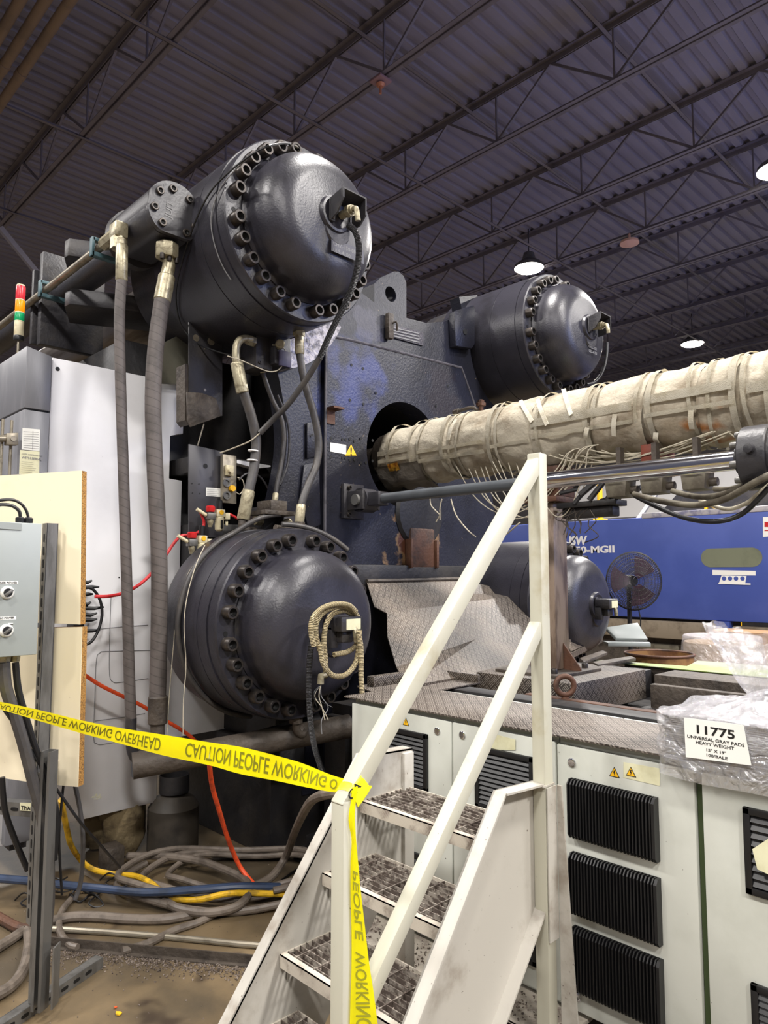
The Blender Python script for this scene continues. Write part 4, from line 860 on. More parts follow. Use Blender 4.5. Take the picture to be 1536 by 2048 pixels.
for v in (902, 921):
    b = MB(); c = P(507 if v < 910 else 505, v, x=-3.30); b.lathe([(-.004, .03), (0, .033), (.004, .03)], c, (0.05, 0.05, 1), 18); part('cable_tie', b, 'whitetext', t)
b = MB(); b.tube(px([(487, 1035), (484, 1052), (492, 1060), (510, 1062)], x=-3.30), 0.022, 12, sm=4); part('bottom_elbow', b, 'grime', t)
H('thin dark hose running down the platen waist from the upper valve block', [(524, 720), (528, 752), (545, 800), (562, 835), (568, 875), (562, 930), (553, 975), (549, 1012)], 0.014, x=-3.36)
H('thin dark hose beside the curved platen waist, behind the conduit', [(555, 790), (574, 840), (579, 880), (575, 930), (560, 970)], 0.008, 'dark', x=-3.38, ends=[])
# valve blocks
def valve(label, q, x, sc_=1.0):
    c = P(*q, x=x); t = thing('valve_block', label, 'valve block', c - V((0, 0, .12)))
    b = MB(); b.box(x-0.09, x+0.07, c.y-0.075, c.y+0.04, c.z-0.13, c.z+0.10, 0.006); part('manifold', b, 'dark', t)
    b = MB(); b.box(x+0.0, x+0.12, c.y+0.02, c.y+0.13, c.z-0.10, c.z+0.07, 0.006); part('solenoid_block', b, 'tankdirty', t)
    b = MB(); b.lathe([(0, .026), (.05, .026), (.055, .02)], (x+0.12, c.y+0.05, c.z+0.01), (1, -0.6, -0.1), 14); part('port_fitting', b, 'brass', t); b = MB(); b.hexa((x+0.05, c.y-0.075, c.z+0.02), (x+0.05, c.y-0.12, c.z+0.02), 0.03); part('port_nut', b, 'brass', t)
    for (dy, dz) in ((-.05, .07), (-.05, -.1), (.02, .07)): screw((x+0.07, c.y+dy, c.z+dz), (1, 0, 0), 0.009, 0.01, parent=t)
    b = MB(); b.box(x+0.125, x+0.14, c.y+0.04, c.y+0.12, c.z-0.11, c.z-0.02, 0.004); part('terminal_cap', b, mat('violet_grey_cap' , S(70, 66, 92), 0.5), t)
    return t
valve('black valve block with fittings under the upper front cylinder', (520, 700), -3.36); valve('greasy valve block on top of the lower front cylinder', (535, 1050), -3.40)
b = MB(); c = P(536, 1028, x=-3.3); b.box(-3.36, -3.18, c.y-0.10, c.y+0.10, c.z-0.012, c.z+0.012, 0.003); b.box(-3.34, -3.2, c.y-0.05, c.y+0.06, c.z+0.012, c.z+0.07, 0.005)
solo('fitting_plate', b, 'grime', 'dirty mounting plate over the greasy valve block', 'bracket')
def around(label, cyy, czz, x, r, a0, a1, rr, m, name='hydraulic_hose', cat='hydraulic hose', lead=None, dx=0.0):
    pts = [V((x + dx*k/18, cyy + r*math.cos(math.radians(a0 + (a1-a0)*k/18)), czz + r*math.sin(math.radians(a0 + (a1-a0)*k/18)))) for k in range(19)]
    if lead: pts = px(lead[0], x=lead[1]) + pts
    return hose(name, label, cat, pts, rr, m, 12, 3)
around('dark hose hugging the left side of the lower front cylinder, starting at the valve block', YF, ZL, -3.24, 0.508, 112, 262, 0.0135, 'hose2', lead=([(560, 1029), (535, 1032), (510, 1040)], -3.2))
around('rubber hose curving over the top right rim of the lower front cylinder', YF, ZL, -3.06, 0.513, 92, 48, 0.014, 'hose2', dx=0.12)
# conduits on the domes
t = thing('cable_conduit', 'dark corrugated conduit sweeping from the upper front dome down across the platen', 'conduit', P(515, 868, x=-3.25))
b = MB(); q = [P(697, 450, x=-2.56), P(712, 466, x=-2.53), P(718, 500, x=-2.54), P(712, 548, x=-2.58), P(694, 600, x=-2.66), P(664, 660, x=-2.78), P(640, 715, x=-2.88)]
b.tube(q, 0.0165, 14, sm=8); part('corrugated_sleeve', b, 'blk_conduit', t)
b = MB(); q = [P(641, 713, x=-2.88), P(612, 760, x=-2.98), P(575, 810, x=-3.1), P(545, 840, x=-3.2), P(520, 866, x=-3.26)]; b.tube(q, 0.0165, 14, sm=8); part('smooth_sleeve', b, 'hose2', t)
b = MB(); b.tube([P(520, 866, x=-3.26), P(500, 882, x=-3.3), P(470, 895, x=-3.4), P(440, 906, x=-3.5)], 0.004, 8, sm=5); part('wire_tail', b, 'wire', t)
around('black cable hanging down the far side of the rear upper dome', YB, ZU+0.04, -2.74, 0.42, 0, -80, 0.012, 'black', 'power_cable', 'cable')
t = thing('conduit_coil', 'coil of cream corrugated conduit hung on the lower front dome', 'conduit', P(690, 1400, x=-2.6))
XC = -2.56; loops = [[(652, 1352), (651, 1320), (648, 1285), (652, 1250), (666, 1228), (690, 1222), (708, 1234), (714, 1256)],
     [(640, 1300), (632, 1272), (633, 1245), (648, 1224), (676, 1213), (702, 1218), (716, 1236), (719, 1262), (712, 1290), (694, 1304), (668, 1309)],
     [(628, 1292), (622, 1262), (626, 1236), (644, 1217), (672, 1208), (698, 1211), (712, 1224)],
     [(641, 1290), (646, 1325), (664, 1350), (690, 1350), (710, 1328), (718, 1292), (718, 1264)],
     [(717, 1262), (722, 1300), (722, 1350), (724, 1385)]]
for i, lp in enumerate(loops):
    b = MB(); b.tube(px(lp, x=XC + 0.018*i), 0.0125, 12, sm=8); part('conduit_loop', b, 'cream_conduit', t)
b = MB(); b.tube(px([(652, 1350), (642, 1352), (641, 1368)], x=XC), 0.016, 10); part('end_connector', b, 'brass', t)
for i in range(5):
    b = MB(); o = [(642, 1368), (640+R_.uniform(-14, 14), 1392), (648+R_.uniform(-16, 22), 1415), (640+R_.uniform(-8, 22), 1440), (640+R_.uniform(-10, 15), 1468)]; b.tube(px(o[:3+i % 3], x=XC), 0.0022, 6, sm=6); part('frayed_wire', b, ('black', 'wire', 'greyink')[i % 3], t)
H('black corrugated conduit dropping from the lower front dome towards the floor', [(652, 1222, -2.60), (632, 1250, -2.57), (620, 1310, -2.56), (618, 1400, -2.57), (626, 1480, -2.6), (645, 1545, -2.65)], 0.0135, 'blk_conduit', 'cable_conduit', 'conduit', [], x=-2.6)
# thin wires over the upper tank
def cylwire(name, label, cat, pts, r, m, rr, lead=None, tail_=None, cyc=(YF, ZU)):
    q = oncyl(pts, cyc[0], cyc[1], rr)
    if lead: q = lead + q
    if tail_: q = q + tail_
    return hose(name, label, cat, q, r, m, 8, 6)
cylwire('power_cable', 'pair of wires looping over the top rim of the upper front cylinder', 'cable', [(545, 290), (505, 308), (455, 347), (418, 388), (388, 450), (365, 520), (352, 585), (360, 645)], 0.0048, 'black', 0.505,
    [P(600, 299, x=-2.88), P(578, 288, x=-2.90)], px([(388, 682, -3.62), (430, 702, -3.5), (480, 715, -3.42), (520, 728, -3.36)], x=-3.5))
cylwire('loose_wire', 'thin pale wire lying on the flank of the upper front cylinder near the seam', 'wire', [(500, 312), (452, 360), (430, 400), (422, 440), (428, 485), (444, 530), (462, 560)], 0.003, 'greyink', 0.497)
b = MB(); b.tube(px([(585, 288), (592, 292), (600, 298), (598, 306)], x=-2.89), 0.009, 8, sm=4); solo('sensor_plug', b, 'brass', 'small sensor plug on the top rim of the upper front cylinder', 'sensor')
wire('yellowish wire looping from the upper valve block', [(545, 690), (562, 692), (572, 705), (568, 725), (556, 740), (538, 743), (515, 735), (485, 722), (455, 712)], 0.0032, x=-3.24)
wire('pale wire loop right of the yellow plug on the connector panel', [(475, 955), (485, 960), (488, 975), (480, 988), (473, 985)], 0.003, x=-3.6)
wire('dark cable loop between connector panel and platen', [(478, 960), (492, 948), (515, 950), (535, 975), (545, 1010)], 0.006, 'dark', x=-3.55)
wire('pale wires hanging beneath the bent guard skirt', [(408, 848), (402, 868), (395, 892)], 0.004, x=-3.7)
# ---------------- piping under the lower tank
def pipe(name, lab, a, c, r, m='grime'):
    b = MB(); b.cyl(a, c, r, 24); return solo(name, b, m, lab, 'pipe')
pipe('return_pipe', 'fat brown pipe running under the lower front cylinder, just above the tape', P(265, 1532, x=-3.34), P(700, 1452, x=-2.92), 0.062)
pipe('return_pipe', 'second dark pipe behind the fat brown pipe with a green painted spot', P(470, 1490, x=-3.3), P(640, 1440, x=-3.1), 0.04, 'void')
b = MB(); b.tube(px([(592, 1425), (592, 1446), (594, 1462), (604, 1470), (612, 1462)], x=-2.98), 0.020, 12, sm=5); b.hexa(P(592, 1428, x=-2.98), P(592, 1446, x=-2.98), 0.034); b.cyl(P(592, 1410, x=-2.98), P(592, 1428, x=-2.98), 0.02, 12)
solo('drain_elbow', b, 'grime', 'brass drain elbow under the flange of the lower front cylinder', 'pipe fitting')
# ================================================================== barrel
AY, AZ = 3.53, 2.42
t = thing('injection_barrel', 'long injection barrel wrapped in dirty cream insulation cloth entering the platen', 'injection barrel', (-1.9, AY, AZ-0.22))
seams = [-3.52, -3.12, -2.86, -2.50, -2.24, -1.86, -1.58, -1.30, -1.13, -0.85, -0.62]
def jr(x, th, sd):
    n = mnoise.noise(V((x*3, math.cos(th)*1.3+sd, math.sin(th)*1.3))) * 0.016 + mnoise.noise(V((x*11, math.cos(th)*4+sd, math.sin(th)*4))) * 0.007
    low = max(0, -math.sin(th)); n += low*0.012*math.sin(x*23+sd) + low*0.010*mnoise.noise(V((x*16, th*5, sd)))
    return n
R0 = lambda x: 0.192 + 0.010*(x+3.5)/2.9
for i in range(len(seams)-1):
    a, c = seams[i], seams[i+1]; b = MB(); sd = i*3.7; na = max(10, int((c-a)*60))
    def fn(u, v, a=a, c=c, sd=sd, i=i):
        th = u*2*math.pi; x = a + (c-a)*v; pinch = -0.012*(abs(2*v-1)**10); r = R0(x) + (0.006 if i % 2 else 0) + jr(x, th, sd) + pinch
        if i == 0: r -= 0.03*max(0, 1-v*5)**2
        cr = abs(math.sin(th*1.0 - 0.3)); xx = x + 0.02*math.sin(th+sd)*(1 if 0.02 < v < .98 else 0.6)
        return V((xx, AY + r*math.cos(th), AZ + r*1.03*math.sin(th)))
    b.grid(72, na, fn, cu=True)
    for v in (0.0, 1.0):
        pass
    part('insulation_wrap', b, 'jacket', t, ang=1.2)
b = MB(); b.lathe([(-3.9, 0.06), (-3.8, 0.09), (-3.6, 0.10), (-3.55, 0.17), (-3.46, 0.178), (-3.46, .1)], (0, AY, AZ), (1, 0, 0), 32); part('nozzle', b, 'grime', t)
b = MB(); b.lathe([(-3.44, 0.184), (0.4, 0.190)], (0, AY, AZ), (1, 0, 0), 48); part('barrel_core', b, 'jacket', t)
def strapring(x, w_=0.02, tilt=0.0, a0=0, a1=360, rr=0.0):
    b = MB(); n = 56
    def fn(u, v):
        th = math.radians(a0 + (a1-a0)*u); xx = x + tilt*math.cos(th+0.8) + (0 if v < .5 else w_)
        r = R0(x) + 0.016 + rr + 0.8*jr(xx, th, x*2); return V((xx, AY + r*math.cos(th), AZ + r*1.03*math.sin(th)))
    b.grid(n, 2, fn, cu=(a1-a0) == 360); vs = list(b.bm.faces)
    r = bmesh.ops.solidify(b.bm, geom=b.bm.faces[:], thickness=0.003)
    part('tie_strap', b, 'strap', t)
for k, x in enumerate([-3.38, -3.16, -3.10, -2.90, -2.83, -2.78, -2.54, -2.47, -2.20, -1.90, -1.83, -1.62, -1.55, -1.34, -1.27, -1.16, -1.10, -1.02, -0.88, -0.82, -0.72]):
    strapring(x, 0.018 + 0.012*(k % 3 == 0), 0.015*math.sin(k*2.1))
def lband(xa, xb, th, w_=0.03, tag_='lengthwise_band', mm='strap', drop=0.0):
    b = MB(); th = math.radians(th)
    def fn(u, v):
        x = xa + (xb-xa)*u; r = R0(x) + 0.021 + 0.8*jr(x, th, x); a = th + (v-0.5)*w_/r + drop*u; return V((x, AY + r*math.cos(a), AZ + r*1.03*math.sin(a)))
    b.grid(24, 3, fn); bmesh.ops.solidify(b.bm, geom=b.bm.faces[:], thickness=0.003); part(tag_, b, mm, t)
for (xa, xb, th, w_) in [(-3.45, -3.15, 182, .03), (-3.45, -3.12, 196, .02), (-3.08, -2.55, 190, .02), (-3.08, -2.55, 205, .025), (-2.22, -1.62, 176, .045), (-2.22, -1.62, 196, .02), (-1.56, -1.14, 172, .045), (-1.56, -1.14, 192, .02), (-1.08, -0.66, 180, .045), (-0.98, -0.66, 198, .02), (-2.5, -2.24, 200, .02)]:
    lband(xa, xb, th, w_)
# short diagonal tie ends on the near side
for (u0, v0, u1, v1) in [(1041, 801, 1064, 843), (1075, 798, 1094, 850), (1127, 778, 1142, 830), (1230, 828, 1228, 872), (912, 838, 896, 880), (1175, 855, 1172, 880), (1312, 865, 1313, 885), (1382, 820, 1384, 858)]:
    b = MB(); p, q = P(u0, v0, y=AY-0.205), P(u1, v1, y=AY-0.228)
    def onb(uu, vv):
        r = ray(uu, vv); dy = r.y; # meet the cylinder of the jacket
        o = CAM; A_ = r.y**2 + r.z**2; B_ = 2*((o.y-AY)*r.y + (o.z-AZ)*r.z); C_ = (o.y-AY)**2 + (o.z-AZ)**2 - 0.226**2; D_ = B_*B_-4*A_*C_
        return o + r*((-B_-math.sqrt(max(D_, 0)))/(2*A_))
    p, q = onb(u0, v0), onb(u1, v1); mid = (p+q)/2 + (p+q-2*V(((p.x+q.x)/2, AY, AZ))).normalized()*0.012
    pts = smooth([p, mid, q], 5)
    for i in range(len(pts)-1): b.bar(pts[i], pts[i+1], 0.024, 0.004, up=((pts[i] - V((pts[i].x, AY, AZ))).normalized()))
    part('loose_strap_end', b, 'strap', t)
# torn foil, black lower lip at the nozzle
b = MB()
def fn(u, v):
    x = -3.50 + 0.42*u; th = math.radians(200 + 80*v); r = R0(x) + 0.02 + 0.03*mnoise.noise(V((x*9, v*4, 2))); return V((x, AY + r*math.cos(th)*0.96, AZ - 0.015 + r*1.05*math.sin(th)))
b.grid(22, 12, fn); bmesh.ops.solidify(b.bm, geom=b.bm.faces[:], thickness=0.004); part('grey_torn_flap', b, mat('grey_flap_cloth', S(150, 142, 130), 0.8, 0, S(110, 102, 92), 6, 0.7, 0.5, 50), t, ang=1.2)
b = MB()
def fn(u, v):
    x = -3.36 + 0.10*u; th = math.radians(202 + 14*v); r = R0(x) + 0.032 + 0.012*mnoise.noise(V((u*5, v*5, 7))); return V((x, AY + r*math.cos(th), AZ + r*math.sin(th)))
b.grid(10, 6, fn); bmesh.ops.solidify(b.bm, geom=b.bm.faces[:], thickness=0.003); part('burnt_edge', b, mat('scorched_yellow', S(206, 160, 60), 0.6, 0, S(140, 70, 24), 20, 0.9, 0.5, 60), t)
b = MB(); c = P(802, 866, y=AY-0.02); b.bar(P(820, 866, y=AY), P(871, 858, y=AY), 0.07, 0.012); part('metal_tab', b, 'grime', t)
b = MB()
for (x, a) in ((-2.64, 0), ):
    c = P(962, 812, y=AY+0.02); b.lathe([(-0.03, .012), (0.0, .018), (0.0, .03), (0.02, .032), (0.024, .02), (.035, .022), (.04, .01)], c, (0, 0, 1), 8)
part('rusty_plug', b, 'rust', t)
b = MB(); b.tube(px([(912, 824), (930, 818), (945, 815), (955, 820)], y=AY), 0.012, 8, sm=3); b.cyl(P(908, 826, y=AY), P(918, 822, y=AY), 0.02, 10); part('fitting', b, 'grime', t)
b = MB(); c = P(1302, 910, y=AY-0.1); b.box(c.x-0.035, c.x+0.035, AY-0.14, AY+0.1, c.z-0.06, c.z+0.05, 0.004); part('red_bracket', b, mat('red_oxide', S(120, 58, 42), 0.6), t)
# heater wires drooping beneath the barrel
def droop(i, x0, x1, sag, yy, z0=2.27):
    pts = []
    for k in range(9):
        s = k/8; pts.append(V((x0 + (x1-x0)*s, yy + 0.02*math.sin(5*s+i), z0 - sag*math.sin(math.pi*s**0.8) - 0.02*R_.random()*0)))
    return pts
wt = thing('heater_wiring', 'bundle of pale heater wires drooping beneath the wrapped barrel', 'wires', (-2.3, 3.4, 1.9))
for i in range(13):
    x0 = -2.8 + 0.045*i + R_.uniform(-.02, .02); x1 = -1.9 + R_.uniform(-0.12, 0.05); b = MB()
    pts = droop(i, x0, x1, 0.24 + R_.uniform(0, .12), 3.38 + 0.015*(i % 6)); pts.append(V((x1+0.22, 3.46, 2.28))); b.tube(pts, 0.0034, 6, sm=4); part('heater_wire', b, 'wire', wt)
for i in range(9):
    x0 = -2.15 + 0.05*i; x1 = -1.25 + R_.uniform(-.1, .1); b = MB(); b.tube(droop(i, x0, x1, 0.05 + R_.uniform(0, .04), 3.39 + 0.012*(i % 5), 2.26), 0.0034, 6, sm=4); part('heater_wire', b, 'wire', wt)
for i in range(3):
    x0 = -1.2 + 0.1*i; b = MB(); b.tube(droop(i, x0, x0+0.28, 0.07, 3.40, 2.26), 0.0034, 6, sm=4); part('heater_wire', b, 'wire', wt)
for pts in ([(860, 996), (862, 1010), (870, 1020), (880, 1030)], [(884, 998), (880, 1015), (880, 1040)], [(880, 1030), (872, 1044)], [(902, 998), (912, 1030), (935, 1060), (952, 1074)], [(965, 1078), (985, 1080), (1010, 1070), (1040, 1045)]):
    b = MB(); b.tube(px(pts, y=3.3), 0.0042, 6, sm=4); part('hanging_wire', b, 'wire', wt)
# ---------------- carriage cylinder
t = thing('carriage_cylinder', 'polished carriage cylinder rod pinned to the platen below the barrel', 'hydraulic cylinder', (-2.2, 3.03, 1.98))
RZ, RY = 2.062, 3.03
b = MB(); b.box(-3.375, -3.345, 2.93, 3.10, 1.95, 2.17, 0.003); mp_ = part('mounting_plate', b, 'tankdirty', t)
for dz in (-.085, .085): screw((-3.345, 2.965, 2.06+dz), (1, 0, 0), 0.014, 0.02, parent=mp_)
b = MB(); b.box(-3.345, -3.20, 2.955, 2.975, 2.0, 2.12, 0.004); b.box(-3.345, -3.20, 3.085, 3.105, 2.0, 2.12, 0.004); part('clevis_ears', b, 'dark', t)
b = MB(); b.cyl((-3.255, 2.935, 2.06), (-3.255, 3.13, 2.06), 0.034, 24); part('pin', b, 'galv', t)
b = MB(); b.lathe([(-0.055, 0.075), (0.055, 0.075)], (-3.255, 3.03, 2.06), (0, 1, 0), 28); b.box(-3.20, -3.09, 2.985, 3.075, 2.02, 2.105, 0.008); part('rod_eye', b, 'tankdirty', t)
b = MB(); b.cyl((-3.10, RY, RZ), (-2.0, RY, RZ), 0.031, 28); part('painted_rod', b, 'greyrod', t)
b = MB(); b.cyl((-2.02, RY, RZ), (-0.97, RY, RZ), 0.041, 36); part('chrome_rod', b, 'chrome', t)
b = MB(); b.lathe([(-1.03, .06), (-1.0, .062), (-1.0, .125), (-0.995, .13), (-0.90, .13), (-0.895, .125), (-0.895, .115), (-0.2, .115)], (0, RY, RZ+0.0), (1, 0, 0), 48); part('gland_head', b, 'dark', t)
for k in range(8): a = 2*math.pi*k/8 + .3; screw((-1.0, RY + .10*math.cos(a), RZ + .10*math.sin(a)), (-1, 0, 0), 0.014, 0.03, parent=t, m='galv')
b = MB(); b.lathe([(0, .02), (.02, .018), (.022, .01)], (-0.945, RY-.13, RZ+0.02), (0, -1, 0), 12); part('bleed_port', b, 'dark', t)
# ---------------- support column
t = thing('support_column', 'rusty square steel column standing on the tread plate box under the barrel', 'steel column', (-2.2, 3.45, 1.06))
ctr = V((-2.19, 3.50, 0)); rt = Matrix.Rotation(math.radians(0), 3, 'Z')
b = MB(); b.box(-2.255, -2.145, 3.42, 3.56, 1.075, 2.0, 0.012); part('square_tube', b, 'column', t)
b = MB(); b.box(-2.43, -2.03, 3.25, 3.70, 1.06, 1.076, 0.002); part('base_plate', b, 'grime', t)
b = MB(); b.prism([(-2.255, 3.49, 1.076), (-2.36, 3.49, 1.076), (-2.36, 3.49, 1.09), (-2.255, 3.49, 1.22)], (0, .01, 0)); part('gusset', b, 'rust', t)
b = MB(); b.prism([(-2.145, 3.49, 1.076), (-2.04, 3.49, 1.076), (-2.04, 3.49, 1.09), (-2.145, 3.49, 1.22)], (0, .01, 0)); part('gusset', b, 'rust', t)
b = MB(); b.prism([(-2.20, 3.42, 1.076), (-2.20, 3.33, 1.076), (-2.20, 3.33, 1.09), (-2.20, 3.42, 1.2)], (.01, 0, 0)); part('gusset', b, 'grime', t)
for (x, y) in ((-2.36, 3.31), (-2.09, 3.31), (-2.1, 3.64)): screw((x, y, 1.076), (0, 0, 1), 0.018, 0.026, parent=t)
b = MB(); b.box(-2.32, -2.10, 3.38, 3.60, 2.0, 2.03, 0.003); b.box(-2.30, -2.20, 3.40, 3.58, 2.03, 2.12, 0.004); b.box(-2.18, -2.10, 3.40, 3.58, 2.03, 2.20, 0.004); part('head_plate', b, 'rust', t)
# cluttered terminal block beside the column head
t = thing('terminal_cluster', 'dark clutter of burnt terminals and wires at the column head', 'terminals', (-1.95, 3.45, 1.95))
b = MB()
for i in range(9): x = -2.08 + .045*i; b.cyl((x, 3.4 + R_.uniform(-.05, .05), 2.02+R_.uniform(-.05, .06)), (x+.09, 3.42, 2.04 + R_.uniform(-.05, .08)), 0.010 + .008*R_.random(), 10)
b.box(-2.1, -1.75, 3.38, 3.5, 1.955, 1.985, 0.003); b.box(-2.08, -1.78, 3.40, 3.48, 1.90, 1.955, 0.008); part('terminals', b, 'void', t)
for i in range(9):
    b = MB(); u, v = 1150+R_.uniform(-15, 30), 1020+R_.uniform(-12, 20); q = [(u, v)] + [(u + R_.uniform(-25, 20), v + 18*k + R_.uniform(-8, 8)) for k in range(1, 4)]
    b.tube(px(q, y=3.4), 0.003, 6, sm=6); part('frayed_wire', b, 'grime', t)
# junction boxes under the barrel
for i, (u, lab) in enumerate(((1242, 'leftmost dirty junction box hanging under the chrome rod'), (1313, 'middle dirty junction box hanging under the chrome rod'), (1396, 'rightmost dirty junction box hanging under the chrome rod'))):
    c = P(u, 978 - i*8, y=3.36); t = thing('junction_box', lab, 'junction box', c - V((0, 0, .05)), 'plug boxes under the barrel')
    b = MB(); b.prism([(c.x-.062, c.y-.06, c.z+.06), (c.x+.062, c.y-.06, c.z+.06), (c.x+.05, c.y-.06, c.z-.045), (c.x-.05, c.y-.06, c.z-.045)], (0, .11, 0), .006); part('box', b, 'plasticgrey', t)
    b = MB(); b.box(c.x-.07, c.x+.07, c.y-.068, c.y+.06, c.z+.04, c.z+.062, .004); part('lid', b, 'plasticgrey', t)
    b = MB(); b.tube([(c.x-.035, c.y-.07, c.z+.03), (c.x-.035, c.y-.085, c.z+.04), (c.x+.035, c.y-.085, c.z+.04), (c.x+.035, c.y-.07, c.z+.03)], .004, 6); part('latch_wire', b, 'dark', t)
    b = MB(); b.cyl((c.x+.05, c.y, c.z-.01), (c.x+.09, c.y, c.z-.01), .02, 12); part('cable_gland', b, 'grime', t)
    b = MB(); b.box(c.x-.012, c.x+.012, c.y-.02, c.y+.02, c.z+.06, 2.24); part('hanger', b, 'grime', t)
b = MB(); b.bar(P(1180, 962, y=3.42), P(1530, 930, y=3.42), 0.03, 0.02); solo('wiring_rail', b, 'rust', 'rusty rail that carries the three junction boxes behind the chrome rod', 'metal rail')
hose('power_cable', 'grey sheathed cable sagging from the leftmost junction box to the right edge', 'cable', px([(1268, 988, 3.3), (1320, 1002, 3.2), (1390, 1010, 3.1), (1450, 998, 3.0), (1510, 965, 2.9), (1560, 940, 2.9)], y=3.3), .014, 'plasticgrey')
hose('power_cable', 'grey sheathed cable from the middle junction box to the gland head', 'cable', px([(1345, 982, 3.3), (1390, 993, 3.2), (1440, 990, 3.1), (1500, 968, 3.0), (1545, 945, 2.95)], y=3.3), .013, 'plasticgrey')
hose('power_cable', 'grey sheathed cable from the rightmost junction box', 'cable', px([(1430, 978, 3.3), (1460, 978, 3.2), (1500, 966, 3.1), (1550, 950, 3.0)], y=3.3), .012, 'plasticgrey')
hose('power_cable', 'pale cable drooping lowest behind the black cable near the right edge', 'cable', px([(1400, 1000, 3.3), (1450, 1018, 3.2), (1490, 1008, 3.1), (1520, 985, 3.0), (1550, 960, 2.95)], y=3.3), .009, 'wire')
hose('power_cable', 'glossy black cable drooping in a long arc in front of the blue machine', 'cable', px([(1270, 992, 3.3), (1310, 1012, 3.2), (1370, 1036, 3.1), (1430, 1043, 3.0), (1480, 1030, 3.0), (1520, 995, 2.95), (1550, 960, 2.95)], y=3.3), .0105, 'black')
# ================================================================== lower right: bed, cabinets, stairs
ZP = 1.045
t = thing('platform_plate', 'worn tread plate walkway on top of the white cabinets, behind the steps', 'tread plate', (-1.6, 2.4, ZP-0.006))
b = MB(); b.prism([(-2.49, 2.185, ZP), (0.3, 2.185, ZP), (0.3, 2.60, ZP), (-2.30, 2.62, ZP), (-2.30, 2.95, ZP), (-2.66, 2.95, ZP), (-2.66, 2.42, ZP), (-2.49, 2.36, ZP)], (0, 0, -0.006)); part('top_sheet', b, 'tread', t)
b = MB(); b.box(-2.62, -2.57, 2.45, 2.93, ZP, ZP+0.05, 0.004); b.box(-2.66, -2.30, 2.93, 2.945, ZP, ZP+0.04, 0.002); part('raised_lip', b, 'treadoil', t)
t = thing('machine_bed', 'dirty black steel bed rails and pit behind the tread plate walkway', 'machine bed', (-1.2, 3.3, 0.3))
b = MB(); b.box(-3.2, 0.6, 2.72, 4.28, 0.30, 0.86); part('pit_floor', b, 'void', t)
b = MB(); b.box(-2.35, 0.6, 2.74, 2.86, 0.80, 1.035, 0.006); b.box(-2.35, 0.6, 2.66, 2.74, 0.80, 0.97, 0.004); part('front_rail', b, 'void', t)
b = MB(); b.box(-2.0, 0.6, 2.90, 2.95, 0.86, 1.03, 0.004); b.box(-2.0, 0.6, 2.86, 2.90, 0.86, 1.0); part('inner_rail', b, 'rust', t)
b = MB(); b.box(-1.86, 0.6, 3.98, 4.25, 0.80, 1.03, 0.006); b.box(-1.84, 0.6, 3.88, 3.93, 0.80, 0.99, 0.01); part('rear_rail', b, 'grime', t)
b = MB(); b.box(-2.75, -2.0, 3.94, 4.25, 0.80, 1.02, 0.004); part('side_block', b, 'void', t)
t = thing('tread_plate_box', 'raised oily tread plate box under the rusty column', 'tread plate', (-2.2, 3.5, 0.86))
b = MB(); b.box(-2.66, -1.885, 3.16, 3.93, 0.90, 1.06, 0.003); part('box', b, 'treadoil', t)
t = thing('eye_bolt', 'rusty lifting eye bolt standing on the front bed rail', 'eye bolt', (-1.86, 2.9, 1.03))
c = P(1130, 1371, y=2.92); b = MB(); n = 40; d = (V((0.75, -0.66, 0))).normalized(); e = V((-d.y, d.x, 0)); b.tube([c + (e*math.cos(2*math.pi*k/n) + V((0, 0, 1))*math.sin(2*math.pi*k/n))*0.042 for k in range(n)], 0.0125, 12, closed=True); part('ring', b, 'rust', t)
b = MB(); b.cyl((c.x, c.y, c.z-0.05), (c.x, c.y, 1.0), 0.017, 14, 0.02); part('shank', b, 'rust', t)
# sloping cover sheets
t = thing('chute_cover', 'large sloping sheet of bent tread plate covering the opening below the platen', 'tread plate cover', (-2.9, 3.6, 1.05))
A1, B1, C1 = P(734, 1165, x=-3.33), P(926, 1160, x=-3.33), P(1039, 1186, x=-3.24)
A0 = P(749, 1213, x=-3.12); F0, F1 = P(774, 1226, x=-3.06), P(1019, 1193, x=-3.10)
B0, BM_, BR = P(817, 1372, z=1.06), P(1005, 1338, z=1.05), P(1142, 1300, z=1.06)
L1, L2 = P(775, 1273, x=-2.94), P(793, 1334, x=-2.74); D1 = P(1205, 1274, z=1.10)
def sheet(name, pts, m='treadoil', th=0.005, bsub=False):
    b = MB(); n = None; p = [V(q) for q in pts]; cc = sum(p, V())/len(p)
    nrm = sum(((p[i]-cc).cross(p[(i+1) % len(p)]-cc) for i in range(len(p))), V()).normalized()
    if nrm.z < 0: nrm = -nrm
    vs = [cc] + p; n = len(p)
    b.mesh(vs + [v - nrm*th for v in vs], [(0, 1+i, 1+(i+1) % n) for i in range(n)] + [(n+1, n+2+(i+1) % n, n+2+i) for i in range(n)] + [(1+i, n+2+i, n+2+(i+1) % n, 1+(i+1) % n) for i in range(n)])
    return part(name, b, m, t, ang=0.5)
sheet('upper_sheet', [A1, B1, C1, F1, F0, A0]); sheet('front_slope', [F0, F1, P(1142, 1240, x=-2.9), BR, BM_, B0, L2, L1])
sheet('side_slope', [F1, C1, P(1095, 1210, x=-3.1), D1, P(1142, 1303, z=1.065), P(1142, 1240, x=-2.9)])
def lipb(p, q, h=0.035): b = MB(); b.bar(p - V((0, 0, h/2)), q - V((0, 0, h/2)), 0.006, h); part('folded_lip', b, 'treadoil', t)
lipb(B0, BM_); lipb(BM_, BR - V((0, 0, .02))); lipb(P(1142, 1306, z=1.06), D1, .04); b = MB(); b.tube([A1 + V((0, 0, .01)), P(830, 1160, x=-3.33), B1 + V((0, 0, .01))], 0.012, 8); part('rolled_edge', b, 'grime', t)
